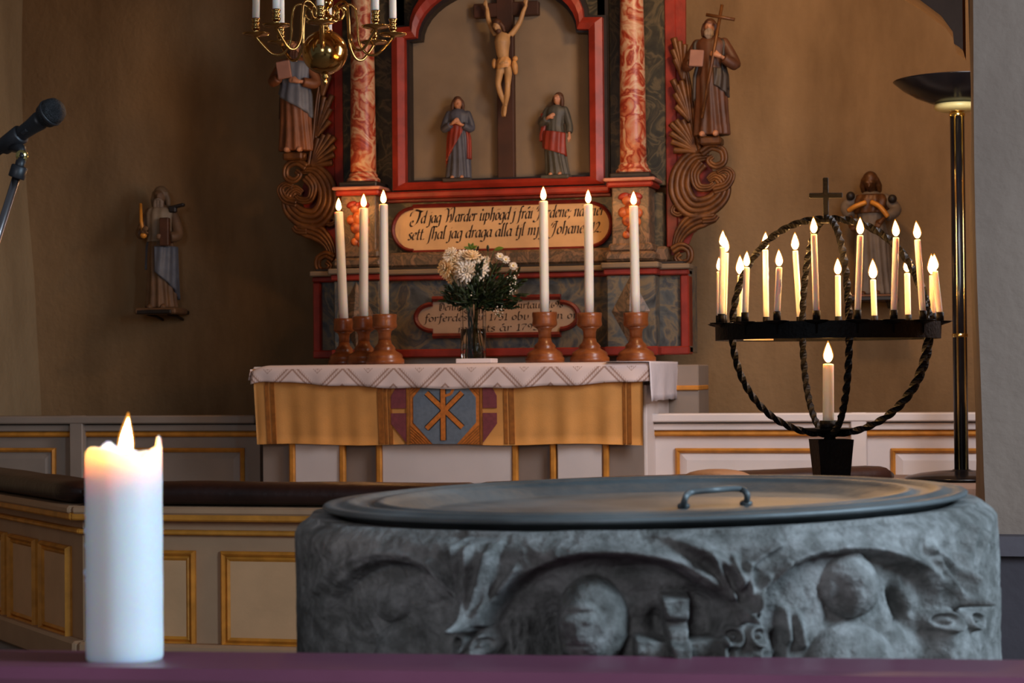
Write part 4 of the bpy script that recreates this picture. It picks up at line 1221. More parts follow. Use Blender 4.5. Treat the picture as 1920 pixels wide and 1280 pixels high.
# arched frame
fo, fi = .545, .478
zo0, zi0 = 1.988, 2.026
zs0 = 2.813; zs1 = 2.757
def arch_out(f, zb_, zsp, step, hgt, n=20):
    pts = [(f, zb_), (f, zsp), (f-step, zsp+(.004))]
    r = f-step
    for k in range(1, n): 
        a = PI*k/n; pts.append((r*math.cos(a), zsp+.004+hgt*math.sin(a)))
    pts += [(-(f-step), zsp+.004), (-f, zsp), (-f, zb_)]
    return [(X0+x, z) for x, z in pts]
OUT = arch_out(fo, zo0, zs0, .095, .285); INN = arch_out(fi, zi0, zs1, .060, .262)
MB().band(OUT, INN, Y0_-.09, Y0_+.06, mid=Y0_-.105).obj('red_frame', M['red'], ap)
INN2 = arch_out(fi-.014, zi0+.014, zs1-.010, .060, .25)
MB().band(INN, INN2, Y0_-.045, Y0_+.06).obj('dark_inner_fillet', M['black'], ap)
OUT2 = arch_out(fo+.016, zo0-.01, zs0+.016, .095, .30)
MB().band(OUT2, OUT, Y0_-.05, Y0_+.06).obj('dark_outer_fillet', M['black'], ap)
MB().prism(INN, Y0_+.02, Y0_+.05).obj('painting_panel', M['panelgrey'], ap)
top = [(X0+x, z) for x, z in ((-.55, ztop), (-.55, 2.80))]+[p for p in OUT[2:-2]][::-1]+[(X0+.55, 2.80), (X0+.55, ztop)]
MB().prism(top, Y0_+.0, Y0_+.05).obj('spandrel_board', M['marbdark'], ap)
bxx('entablature', X0-.9, X0+.9, ztop, ztop+.16, Y0_-.2, Y0_+.1, M['marbpale'], .02)
# inscription plaques
def plaque_poly(cx, cz, hw, hh, lw, lh, n=14):
    pts = [(cx+hw, cz-hh), (cx+hw, cz-lh)]
    pts += [(cx+hw+lw*math.cos(a), cz+lh*math.sin(a)) for a in [-PI/2+PI*k/n for k in range(1, n)]]
    pts += [(cx+hw, cz+lh), (cx+hw, cz+hh), (cx-hw, cz+hh), (cx-hw, cz+lh)]
    pts += [(cx-hw+lw*math.cos(a), cz+lh*math.sin(a)) for a in [PI/2+PI*k/n for k in range(1, n)]]
    pts += [(cx-hw, cz-lh), (cx-hw, cz-hh)]
    return pts
cxp = (qx(780)+qx(1110))/2+X0; hwp = (qx(1110)-qx(780))/2
czp = (Q(780, 430, -.04)[1]+Q(1110, 421, -.04)[1])/2
po = plaque_poly(cxp, czp, hwp, .126, .116, .116); pi_ = plaque_poly(cxp, czp, hwp, .107, .098, .099)
plq = MB().prism(pi_, Y0_-.045, Y0_-.02).obj('inscription_plaque', M['plaque'], ap, label='ochre plaque with black lettering')
MB().band(po, pi_, Y0_-.058, Y0_-.02, mid=Y0_-.066).obj('plaque_frame', M['reddark'], plq, off=rootloc(plq))
cx2 = (qx(823, 590)+qx(1060, 590))/2+X0; hw2 = (qx(1060, 590)-qx(823, 590))/2
cz2 = (Q(823, 596, -.1)[1]+Q(1060, 590, -.1)[1])/2
po2 = plaque_poly(cx2, cz2, hw2, .106, .100, .078); pi2 = plaque_poly(cx2, cz2, hw2, .080, .078, .056)
plq2 = MB().prism(pi2, Y0_-.108, Y0_-.08).obj('date_plaque', M['plaque2'], ap, label='small pale plaque with black lettering and dates')
MB().band(po2, pi2, Y0_-.12, Y0_-.08, mid=Y0_-.128).obj('plaque_frame', M['reddark'], plq2, off=rootloc(plq2))

# broad-nib lettering
BOWL = [(.52, .86), (.34, 1), (.1, .74), (.06, .3), (.22, 0), (.42, .12), (.54, .4)]
G = {
 'a': (.72, [BOWL, [(.56, 1), (.54, .12), (.7, .02)]]), 'd': (.74, [BOWL, [(.62, 1.75), (.55, .1), (.7, .02)]]),
 'g': (.72, [BOWL, [(.56, 1), (.55, -.35), (.36, -.62), (.06, -.5)]]), 'e': (.58, [[(.1, .52), (.45, .66), (.46, .9), (.3, 1), (.1, .7), (.1, .2), (.28, 0), (.5, .18)]]),
 'o': (.66, [[(.3, 1), (.1, .76), (.1, .22), (.3, 0), (.52, .24), (.52, .78), (.3, 1)]]), 'c': (.54, [[(.48, .85), (.3, 1), (.1, .7), (.1, .2), (.28, 0), (.48, .15)]]),
 'n': (.76, [[(.0, .86), (.14, 1), (.14, 0)], [(.14, .76), (.4, 1), (.54, .8), (.54, .1), (.68, .02)]]), 'm': (1.12, [[(.0, .86), (.14, 1), (.14, 0)], [(.14, .76), (.36, 1), (.5, .8), (.5, 0)], [(.5, .76), (.74, 1), (.88, .8), (.88, .1), (1.02, .02)]]),
 'u': (.76, [[(.02, .9), (.14, 1), (.14, .2), (.28, 0), (.52, .2)], [(.56, 1), (.56, .1), (.7, .02)]]), 'i': (.36, [[(.02, .88), (.14, 1), (.14, .1), (.28, .02)], [(.16, 1.4), (.2, 1.48)]]),
 'j': (.36, [[(.04, .9), (.18, 1), (.16, -.35), (.0, -.6), (-.16, -.5)], [(.18, 1.4), (.22, 1.48)]]), 'r': (.54, [[(.0, .86), (.14, 1), (.14, 0)], [(.14, .72), (.32, 1), (.48, .88)]]),
 'p': (.74, [[(.0, .86), (.14, 1), (.12, -.6)], [(.14, .76), (.36, 1), (.56, .75), (.56, .25), (.36, 0), (.14, .1)]]), 'h': (.76, [[(.2, 1.6), (.1, 1.78), (.14, 1.4), (.14, 0)], [(.14, .7), (.4, 1), (.56, .76), (.54, -.1), (.4, -.3)]]),
 'l': (.36, [[(.22, 1.62), (.12, 1.78), (.14, .12), (.3, .02)]]), 't': (.44, [[(.2, 1.45), (.16, .14), (.36, .02)], [(.02, 1), (.38, 1)]]), 's': (.52, [[(.44, .9), (.26, 1), (.1, .78), (.42, .3), (.3, 0), (.04, .1)]]),
 'S': (.40, [[(.5, 1.66), (.34, 1.8), (.22, 1.4), (.14, -.4), (-.04, -.62)]]), 'f': (.46, [[(.52, 1.62), (.34, 1.78), (.22, 1.4), (.16, -.4), (.0, -.6)], [(.04, 1), (.42, 1)]]),
 'b': (.72, [[(.2, 1.62), (.12, 1.78), (.12, .1), (.34, 0), (.56, .26), (.54, .76), (.34, 1), (.12, .8)]]), 'v': (.66, [[(.0, .9), (.12, 1), (.14, .1), (.3, 0), (.54, .4), (.5, 1)]]),
 '.': (.3, [[(.08, .06), (.16, 0)]]), ',': (.3, [[(.1, .06), (.16, -.06), (.06, -.3)]]), ';': (.34, [[(.16, .78), (.22, .7)], [(.12, .06), (.18, -.06), (.06, -.3)]]),
 '1': (.5, [[(.08, 1.15), (.26, 1.4), (.26, 0)], [(.08, 0), (.42, 0)]]), '2': (.66, [[(.06, 1.1), (.22, 1.4), (.46, 1.25), (.44, .8), (.06, .06), (.3, .14), (.58, .0)]]),
 '7': (.62, [[(.04, 1.2), (.1, 1.36), (.52, 1.34), (.26, .6), (.18, 0)]]), '5': (.6, [[(.5, 1.36), (.18, 1.36), (.14, .8), (.4, .84), (.5, .45), (.34, 0), (.06, .1)]]), '9': (.6, [[(.46, 1), (.26, .7), (.1, .96), (.14, 1.3), (.34, 1.36), (.48, 1.05), (.4, .4), (.14, 0)]]),
 '3': (.6, [[(.08, 1.25), (.3, 1.4), (.46, 1.1), (.2, .76), (.48, .5), (.42, .1), (.2, 0), (.04, .14)]]), '6': (.6, [[(.46, 1.34), (.2, 1.0), (.1, .4), (.26, 0), (.48, .24), (.42, .62), (.14, .5)]]), '8': (.6, [[(.28, .74), (.12, 1.08), (.3, 1.4), (.46, 1.1), (.12, .4), (.26, 0), (.48, .3), (.28, .74)]]),
 'T': (1.05, [[(-.65, 1.0), (-.6, 1.5), (-.1, 1.92), (.5, 1.80), (1.0, 1.68), (1.5, 1.98)], [(-.55, 1.4), (-.05, 1.80), (.5, 1.70), (1.0, 1.58), (1.4, 1.86)], [(.74, 1.7), (.74, .9), (.5, .0)], [(.62, 1.76), (.62, .9), (.42, .0), (-.05, -.42), (-.42, -.2), (-.4, .3), (-.1, .36), (-.12, .08)]]),
 'W': (1.25, [[(-.1, 1.7), (.08, 1.9), (.32, 1.55), (.34, .2), (.2, -.1)], [(.34, .5), (.62, 1.1), (.74, .3), (.6, 0)], [(.52, 1.7), (.72, 2.1), (.92, 1.8), (.9, .2), (.66, .0)]]),
 'J': (.82, [[(.0, 1.2), (.12, 1.6), (.46, 1.78), (.7, 1.66)], [(.56, 1.7), (.5, .4), (.3, -.4), (-.08, -.52), (-.2, -.3)], [(.36, 1.5), (.2, .9)]]),
 'D': (.9, [[(.16, 1.6), (.2, .1), (.5, 0), (.76, .4), (.72, 1.3), (.4, 1.66), (.0, 1.5)], [(.4, 1.4), (.38, .3)]]), ' ': (.42, []),
 'B': (.8, [[(.14, 1.6), (.16, .04), (.5, 0), (.62, .4), (.3, .84), (.58, 1.2), (.4, 1.62), (.02, 1.5)]]),
}
G['W'] = (1.6, [[(p[0]*1.35, p[1]) for p in s_] for s_ in G['W'][1]])
G['\u00e5'] = (.72, G['a'][1]+[[(.3, 1.36), (.42, 1.5), (.32, 1.62), (.24, 1.48), (.3, 1.36)]])
G['\u00e4'] = (.72, G['a'][1]+[[(.2, 1.42), (.24, 1.5)], [(.46, 1.42), (.5, 1.5)]])
G['\u00f6'] = (.66, G['o'][1]+[[(.18, 1.42), (.22, 1.5)], [(.42, 1.42), (.46, 1.5)]])
G['\u00f9'] = (.76, G['u'][1]+[[(.2, 1.6), (.36, 1.36)]])
def lettering(lines, y, m, par, shear=.22, nib=.23, ang=38):
    mb = MB(); na = math.radians(ang); 
    for text, xa, za, xb, zb_, xh in lines:
        adv = sum(G[c][0] for c in text); sxk = (xb-xa)/adv
        nx, nz = math.cos(na)*nib*.5*min(sxk, xh)*1.25, math.sin(na)*nib*.5*xh
        pen = 0
        for c in text:
            for st in G[c][1]:
                pts = catmull([(p[0], p[1]) for p in st], 3) if len(st) > 2 else [Vector((p[0], p[1], 0)) for p in st]
                wp = []
                for p in pts:
                    X_ = xa+(pen+p.x)*sxk+shear*p.y*xh
                    Z_ = za+(zb_-za)*((X_-xa)/(xb-xa))+p.y*xh
                    wp.append((X_, Z_))
                for (x1, z1), (x2, z2) in zip(wp[:-1], wp[1:]):
                    cr = nx*(z2-z1)-nz*(x2-x1)
                    vv = [(x1-nx, y, z1-nz), (x2-nx, y, z2-nz), (x2+nx, y, z2+nz), (x1+nx, y, z1+nz)]
                    mb.add(vv, [[0, 1, 2, 3]] if cr < 0 else [[3, 2, 1, 0]], False)
            pen += G[c][0]
    return mb.obj('lettering', m, par, kind='stuff', off=rootloc(par))
def ln(text, x1, y1, x2, y2, xh, dY):
    a, b_ = Q(x1, y1, dY), Q(x2, y2, dY); return (text, a[0], a[1], b_[0], (a[1]+b_[1])/2 if False else b_[1], xh)
lettering([ln('Td jag Warder \u00f9ph\u00f6gd j fr\u00e5i Jordene; n\u00e4rmer', 775, 419, 1132, 403, .036, -.047),
           ln('sett. Shal jag draga alla tjl mjg, Johanes.12.', 764, 450, 1128, 435, .036, -.047)], Y0_-.0466, M['ink'], plq)
lettering([ln('Denna Tafla \u00e4htu lnrtaus 1698', 822, 582, 1056, 576, .022, -.109),
           ln('f\u00f6rferdes  \u00e5r 1751 obv m\u00e5len om', 796, 603, 1092, 596, .022, -.109),
           ln('m\u00e5lats \u00e5r 1793', 858, 623, 1010, 618, .022, -.109)], Y0_-.1096, M['inkfade'], plq2, shear=.12, nib=.27)

# gilded acanthus wings, drawn for one side and mirrored for the other
def S2(px, py):          # right-hand side pixel -> (x from centre, z)
    a = Q(px, py, -.02); return (a[0]-X0, a[1])
PXM = 9.75/FPX*.97
def scroll_pts(pts, n=7): return catmull([(S2(*p)[0], 0, S2(*p)[1]) for p in pts], n)
def wing(s):
    def T(p, y=0): return Vector((X0+s*p[0], Y0_-.02+y, p[2]))
    def ridged(name, pts, w0, w1, depth=.035, ridges=3, y=0.0, par=ap, taper=None):
        c = scroll_pts(pts); n = len(c)
        ws = lerp_list((w0, w1), n) if taper is None else lerp_list(taper, n)
        mb = MB()
        for k in range(ridges):
            o_ = (k-(ridges-1)/2)/ridges
            pp = []
            for i in range(n):
                t = (c[min(i+1, n-1)]-c[max(i-1, 0)]).normalized(); nrm = Vector((-t.z, 0, t.x))
                q_ = c[i]+nrm*(o_*ws[i]*PXM*1.0)
                pp.append(T(q_, y-depth*.3*(1-abs(o_)*1.2)))
            mb.tube(pp, [w_*PXM/ridges*.62 for w_ in ws], 8, up=(0, 1, 0))
        return mb.obj(name, M['gilt'], par)
    poly = [(1254, -25), (1282, -25), (1282, 100), (1292, 230), (1318, 270), (1336, 330), (1330, 390), (1326, 412), (1296, 436), (1282, 470), (1254, 478)]
    pl_ = [(X0+s*S2(*p)[0], S2(*p)[1]) for p in poly]
    if s < 0: pl_ = pl_[::-1]
    MB().prism(pl_, Y0_+.03, Y0_+.06).obj('wing_board', M['red'], ap)
    ridged('large_scroll', [(1330, 292), (1300, 296), (1278, 325), (1276, 360), (1296, 388), (1328, 386), (1352, 366), (1356, 342), (1342, 330), (1328, 338)], 30, 24, ridges=4, taper=(14, 30, 40, 44, 44, 40, 34, 26, 20, 12))
    ridged('inner_scroll', [(1318, 306), (1304, 326), (1310, 350), (1330, 352), (1340, 344)], 22, 10, ridges=3, y=-.012)
    ridged('top_volute', [(1316, 288), (1336, 276), (1356, 284), (1358, 304), (1342, 312), (1330, 302), (1338, 294)], 16, 10, ridges=2, y=-.015)
    ridged('outer_leaf', [(1338, 356), (1362, 348), (1372, 328), (1360, 318), (1346, 324)], 20, 10, ridges=3, y=-.008)
    ridged('small_volute', [(1282, 366), (1284, 388), (1274, 402), (1262, 398), (1264, 388), (1272, 390)], 10, 8, ridges=2)
    ridged('trumpet_leaf', [(1268, 462), (1276, 440), (1294, 420), (1318, 410), (1342, 406)], 20, 34, ridges=4, taper=(16, 24, 34, 34, 20))
    ridged('leaf_tip', [(1318, 414), (1338, 412), (1346, 404)], 12, 10, ridges=2, y=-.01)
    ridged('bottom_volute', [(1262, 470), (1278, 462), (1294, 470), (1294, 488), (1280, 494), (1270, 484), (1278, 476)], 16, 10, ridges=2, y=-.02)
    for (bx_, by_, tips) in ((1306, 285, ((1258, 232), (1268, 226), (1280, 226), (1292, 232), (1258, 250), (1260, 266), (1264, 282))),
                            (1294, 228, ((1262, 150), (1270, 160), (1278, 152), (1266, 176), (1268, 200))),
                            (1282, 150, ((1264, 72), (1274, 78), (1262, 94), (1266, 112), (1284, 84)))):
        for tp in tips:
            ridged('fan_leaf', [(bx_, by_), ((bx_*.55+tp[0]*.45), (by_*.5+tp[1]*.5)), tp], 7, 11, ridges=1)
    ridged('leaf_stalk', [(1310, 285), (1300, 230), (1292, 160), (1278, 90)], 14, 8, ridges=2, y=-.004)
    ridged('statue_console', [(1312, 268), (1336, 262), (1356, 268)], 10, 10, ridges=1, y=-.05)
    c0, c1 = S2(1336, 259), S2(1336, 274)
    MB().box((X0+s*c0[0], Y0_-.05, (c0[1]+c1[1])/2), (.105, .12, abs(c0[1]-c1[1])), bev=.008).obj('console', M['gilt'], ap)
    return Vector((X0+s*c0[0], Y0_-.05, c0[1]))
cR = wing(1); cL = wing(-1)

# ================================================================== CARVED FIGURES
RINGS = [(.015, .150, .120), (.12, .142, .112), (.25, .134, .105), (.40, .130, .102), (.50, .126, .100), (.585, .104, .086), (.68, .120, .092), (.765, .128, .088), (.80, .105, .076), (.835, .052, .048)]
def ring_r(z):
    for (z0, a0, b0), (z1, a1, b1) in zip(RINGS[:-1], RINGS[1:]):
        if z <= z1: t = max(0, (z-z0)/(z1-z0)); return a0+(a1-a0)*t, b0+(b1-b0)*t
    return RINGS[-1][1:]
def sway(z, sw): return sw*math.sin(z*PI*1.1)
def robe_mb(mb, sw=0.0, folds=11, amp=.09, ph=0.0, wid=1.0):
    SEG = 66; vs, fs = [], []; zs_l = [0.015+.82*i/40 for i in range(41)]
    for z in zs_l:
        a, b_ = ring_r(z)
        for k in range(SEG):
            th_ = 2*PI*k/SEG
            f = 1+amp*(1-min(1, z/.72)**2*.85)*math.sin(folds*th_+ph+2.2*math.sin(z*3+th_))
            vs.append((a*wid*f*math.cos(th_)+sway(z, sw), b_*f*math.sin(th_), z))
    for i in range(40):
        for k in range(SEG): fs.append([i*SEG+k, i*SEG+(k+1) % SEG, (i+1)*SEG+(k+1) % SEG, (i+1)*SEG+k])
    fs.append(list(range(SEG-1, -1, -1))); fs.append([40*SEG+k for k in range(SEG)])
    mb.add(vs, fs)
def cloak_mb(topf, botf, t0, t1, sw=0.0, off=.014, folds=9, amp=.05, wid=1.0):
    """draped shell: topf/botf give its upper and lower edge over the angle (front = -90 deg)"""
    NT, NS = 46, 18; vs, fs = [], []
    for lay in (0, 1):
        for i in range(NT+1):
            th_ = math.radians(t0+(t1-t0)*i/NT); u_ = i/NT
            for j in range(NS+1):
                z = topf(u_)+(botf(u_)-topf(u_))*j/NS
                a, b_ = ring_r(z); f = 1+amp*math.sin(folds*th_+5*z*2+6*u_+j*.25)
                e = off if lay == 0 else -.012
                vs.append(((a*wid*f+e)*math.cos(th_)+sway(z, sw), (b_*f+e)*math.sin(th_), z))
    K = (NT+1)*(NS+1)
    for lay in (0, 1):
        for i in range(NT):
            for j in range(NS):
                a = lay*K+i*(NS+1)+j; qd = [a, a+1, a+NS+2, a+NS+1]; fs.append(qd if lay == 0 else qd[::-1])
    def edge(ids):
        for a, b_ in zip(ids[:-1], ids[1:]): fs.append([a, b_, b_+K, a+K])
    edge([i*(NS+1) for i in range(NT+1)][::-1]) if False else edge([i*(NS+1) for i in range(NT+1)])
    edge([i*(NS+1)+NS for i in range(NT+1)][::-1]); edge([j for j in range(NS+1)][::-1]); edge([NT*(NS+1)+j for j in range(NS+1)])
    return MB().add(vs, fs)
def hand_mb(mb, wr, d, pn, s=1.0, curl=.5):
    """palm and five fingers; d = pointing direction, pn = palm normal"""
    d = Vector(d).normalized(); pn = Vector(pn); pn = (pn-d*pn.dot(d)).normalized(); sd = d.cross(pn)
    wr = Vector(wr)
    mb.tube([wr-d*.012*s, wr+d*.012*s, wr+d*.036*s], [.013*s, .016*s, .015*s], 8, flat=1.0)
    for k, (o_, L_) in enumerate(((-.013, .030), (-.0045, .036), (.0045, .034), (.013, .027))):
        b_ = wr+d*.034*s+sd*o_*s
        mb.tube([b_, b_+d*L_*.5*s+pn*curl*.006*s, b_+d*L_*.85*s+pn*curl*.02*s], [.0058*s, .0054*s, .0044*s], 6)
    b_ = wr+d*.012*s-sd*.014*s
    mb.tube([b_, b_+d*.014*s-sd*.010*s+pn*.006*s, b_+d*.028*s-sd*.008*s+pn*.014*s], [.0068*s, .006*s, .0048*s], 6)
def head_mb(mb, c, yaw=0.0, tilt=0.0, nod=0.0, s=1.0):
    R_ = Matrix.Rotation(yaw, 3, 'Z') @ Matrix.Rotation(nod, 3, 'X') @ Matrix.Rotation(tilt, 3, 'Y')
    c = Vector(c)
    def P(x, y, z): return c+R_ @ (Vector((x, y, z))*s)
    mb.ball(c, (.050*s, .058*s, .066*s), 16, 12, R_)
    mb.ball(P(0, -.014, -.030), (.036*s, .040*s, .040*s), 12, 8, R_)      # jaw
    mb.tube([P(0, -.056, .012), P(0, -.068, -.010), P(0, -.056, -.014)], [.006*s, .010*s, .007*s], 6)  # nose
    for t in (-1, 1):
        mb.ball(P(t*.020, -.050, .008), (.010*s, .006*s, .006*s), 8, 6, R_)          # eyelids
        mb.tube([P(t*.006, -.056, .020), P(t*.022, -.054, .023), P(t*.034, -.044, .018)], .005*s, 6)  # brows
        mb.ball(P(t*.051, .004, -.002), (.006*s, .012*s, .018*s), 8, 6, R_)         # ears
    mb.tube([P(-.014, -.050, -.030), P(0, -.056, -.031), P(.014, -.050, -.030)], .005*s, 6)  # lips
    return P, R_
def figure(name, label, loc, H, rotz, cfg):
    root = thing(name, label, 'statue', loc)
    T = Matrix.Translation(Vector(loc)) @ Matrix.Rotation(rotz, 4, 'Z') @ Matrix.Scale(H, 4)
    sw = cfg.get('sway', 0.0); wid = cfg.get('wid', 1.0)
    loc_inv = Matrix.Translation(-Vector(loc))
    def put(me, nm, m, lab=None):
        me.transform(loc_inv @ T); return link(nm, me, m, root, lab)
    sx = sway(.78, sw)
    hc = Vector((sway(.86, sw)+cfg.get('hx', 0), -.012+cfg.get('hy', 0), .905))
    core = MB()
    core.tube([(sway(.05, sw), 0, .03), (sway(.4, sw), 0, .4), (sx, 0, .78)], [.06, .08, .07], 12)
    core.tube([(sx, 0, .78), hc+Vector((0, .012, -.05)), hc], [.045, .030, .030], 10)
    P, R_ = head_mb(core, hc, cfg.get('yaw', 0), cfg.get('tilt', 0), cfg.get('nod', 0), cfg.get('hs', 1.0))
    rb = MB(); robe_mb(rb, sw, cfg.get('folds', 11), cfg.get('amp', .09), cfg.get('ph', 0), wid)
    for s, arm in ((-1, cfg.get('L')), (1, cfg.get('R'))):
        if not arm: continue
        sh = Vector((sx+s*.112*wid, 0, .775)); el_, wr = Vector(arm['el']), Vector(arm['wr'])
        rb.ball(sh, .042, 10, 8)
        rb.tube(catmull([sh, el_, el_+(wr-el_)*.75], 5), lerp_list((.042, .046, .044, .046, .040), 11), 12)
        core.tube([sh, el_, wr], [.03, .026, .016], 8)
        hand_mb(core, wr, arm['d'], arm.get('pn', (0, 1, 0)), cfg.get('hand', 1.35), arm.get('curl', .6))
    for s in (-1, 1):
        core.tube([(s*.05, -.05, .03), (s*.055, -.11, .022), (s*.06, -.135, .014)], [.03, .026, .018], 8)
    put(fuse(core, .0075, 2, 'carved_body'), 'carved_body', cfg.get('skin', M['skin']))
    put(fuse(rb, .0095, 2, 'robe'), 'robe', cfg['robe'])
    for nm, topf, botf, t0, t1, m, off in cfg.get('cloaks', []):
        put(cloak_mb(topf, botf, t0, t1, sw, off, wid=wid).mesh(nm), nm, m)
    if cfg.get('hair'):
        h = MB(); hs = cfg.get('hs', 1.0)
        h.ball(P(0, .012, .016), (.060*hs, .060*hs, .066*hs), 16, 10, R_)
        if cfg.get('long', 1):
            for t in (-1, 1):
                h.tube([P(t*.045, 0, .03), P(t*.060, .006, -.03), P(t*.060, .014, -.085)], [.022*hs, .026*hs, .02*hs], 8)
            h.tube([P(0, .05, .02), P(0, .06, -.05), P(0, .055, -.10)], [.045*hs, .05*hs, .045*hs], 10)
        me = fuse(h, .008, 1, 'hair'); put(me, 'hair', cfg['hair'])
    if cfg.get('beard'):
        h = MB(); hs = cfg.get('hs', 1.0); bl = cfg.get('bl', .09)
        h.ball(P(0, -.034, -.055), (.036*hs, .028*hs, .032*hs), 10, 8, R_)
        for t in (-.5, 0, .5): h.tube([P(t*.05, -.044, -.045), P(t*.05, -.052, -.045-bl*.5), P(t*.02, -.048, -.045-bl)], [.020, .020, .007], 8)
        for t in (-1, 1): h.tube([P(0, -.058, -.022), P(t*.026, -.052, -.032), P(t*.04, -.038, -.05)], .008, 6)
        put(fuse(h, .006, 1, 'beard'), 'beard', cfg['beard'])
    if cfg.get('base'):
        b_ = MB(); b_.box((0, -.01, -.012), (.34, .28, .05), bev=.012)
        put(b_.mesh('base'), 'base', cfg['base'])
    for nm, mb, m in cfg.get('props', []):
        put(mb.mesh(nm), nm, m)
    return root
def on_panel(px, py, dY): p = WY(px, py, YRET+dY); return p
# mourning woman and young man under the cross
p0 = on_panel(860, 339, -.03); H1 = (339-174)*9.75/FPX*1.0
figure('mourning_woman_statue', 'small carved woman in blue with clasped hands and red shawl, below the cross', (p0.x, YRET-.035, p0.z+.004), H1, .12, dict(
    sway=.012, robe=M['robeblue'], hair=M['hair'], hs=1.0, yaw=.25, nod=.15, base=M['robedark'],
    L=dict(el=(-.165, -.02, .60), wr=(-.04, -.135, .655), d=(.7, -.2, .6), pn=(0, 1, 0)), R=dict(el=(.165, -.02, .60), wr=(.05, -.135, .64), d=(-.8, -.1, .45), pn=(0, 1, 0)),
    cloaks=[('red_shawl', lambda u: .66-.02*u, lambda u: .12+.52*u**1.4, -215, -45, M['robered'], .016), ('shawl_end', lambda u: .60, lambda u: .24, -40, 30, M['robered'], .014)]))
p0 = on_panel(1045, 333, -.03); H1 = (333-168)*9.75/FPX
figure('mourning_youth_statue', 'small carved youth in grey green with red sash and hand on chest, below the cross', (p0.x+.005, YRET-.035, p0.z+.004), H1, -.10, dict(
    sway=-.035, hx=.018, robe=M['robegreen'], hair=M['hair'], yaw=-.25, tilt=.12, nod=-.1, base=M['robegreen'], wid=.95,
    L=dict(el=(-.195, -.02, .63), wr=(-.07, -.125, .68), d=(.9, -.1, .45), pn=(0, 1, 0)), R=dict(el=(.14, .0, .60), wr=(.155, -.045, .47), d=(.1, -.1, -1), pn=(-1, 0, 0)),
    cloaks=[('red_sash', lambda u: .55-.05*u, lambda u: .36-.13*u, -190, -5, M['robered'], .020), ('red_sleeve_drape', lambda u: .74, lambda u: .42, -205, -160, M['robered'], .055)]))
# saint with a long cross on the towel side of the altarpiece
bk = MB(); bk.box((-.085, -.150, .635), (.115, .03, .135), Matrix.Rotation(.1, 3, 'Y'), bev=.006)
stf = MB(); stf.tube([(-.04, -.165, .14), (.13, -.14, 1.06)], .014, 8); stf.tube([(-.0, -.152, .985), (.235, -.150, .93)], .014, 8)
Hs = (270-40)*9.7/FPX
figure('saint_with_cross_statue', 'carved bearded saint in brown holding a pale book and a long slanting cross', cR, Hs, -.08, dict(
    robe=M['robebrown'], hair=M['hair'], beard=M['hairgrey'], hs=.92, hy=-.01, yaw=.05, bl=.07,
    L=dict(el=(-.20, -.02, .60), wr=(-.12, -.13, .60), d=(.5, -.1, .5), pn=(0, -1, 0)), R=dict(el=(.215, -.03, .58), wr=(.105, -.145, .645), d=(-.9, -.1, .3), pn=(0, 1, 0), curl=1.4),
    cloaks=[('dark_cloak', lambda u: .80, lambda u: .40-.1*u, -30, 210, M['robedark'], .022), ('cloak_front', lambda u: .56, lambda u: .42-.10*u, -70, 0, M['robedark'], .018)],
    props=[('pale_book', bk, M['book']), ('long_cross', stf, M['gilt'])]))
bk = MB(); bk.box((-.06, -.155, .70), (.12, .035, .15), Matrix.Rotation(-.15, 3, 'Y'), bev=.006)
figure('saint_with_book_statue', 'carved saint in an orange brown robe and grey blue cloak, partly behind the brass chandelier', cL, Hs, .1, dict(
    robe=mat('ochre_robe', srgb(118, 70, 40), .55, var=.3, scale=12), hair=M['hair'], beard=M['hair'], hs=.92,
    L=dict(el=(-.19, -.04, .62), wr=(-.09, -.145, .64), d=(.6, -.1, .5), pn=(0, 1, 0)), R=dict(el=(.19, -.02, .60), wr=(.06, -.14, .60), d=(-.9, -.1, .2), pn=(0, 1, 0)),
    cloaks=[('grey_blue_cloak', lambda u: .80-.02*u, lambda u: .52-.22*u, -175, -5, M['robesky'], .022), ('cloak_back', lambda u: .80, lambda u: .3, 0, 180, M['robedark'], .02)],
    props=[('pale_book', bk, M['book'])]))
# statues on brackets on the chancel wall
def bracket(name, label, p, w_):
    r_ = thing(name, label, 'bracket', p)
    MB().box((p.x, p.y+.02, p.z-.012), (w_, .26, .022), bev=.004).obj('bracket_plate', M['black'], r_)
    for t in (-1, 1):
        MB().tube([(p.x+t*w_*.3, YBACK-.01, p.z-.05), (p.x+t*w_*.3, p.y+.06, p.z-.032), (p.x+t*w_*.3, p.y-.05, p.z-.024)], .008, 6).obj('bracket_arm', M['black'], r_)
pw = WY(303, 581, YBACK-.16)
bracket('wall_bracket', 'black iron wall bracket under the statue with the grey blue drape', pw, .20)
Hw = (583-346)*10.9/FPX
bk = MB(); bk.box((.085, -.140, .61), (.075, .055, .22), bev=.006)
stf = MB(); stf.tube([(-.135, -.09, .84), (-.115, -.13, .70), (-.09, -.15, .60)], [.012, .014, .012], 8); stf.ball((-.088, -.152, .585), .026, 10, 8)
hat = MB(); hat.box((.15, -.05, .815), (.13, .05, .026), Matrix.Rotation(-.2, 3, 'Y'), bev=.008); hat.box((.12, -.05, .79), (.06, .05, .05), bev=.01)
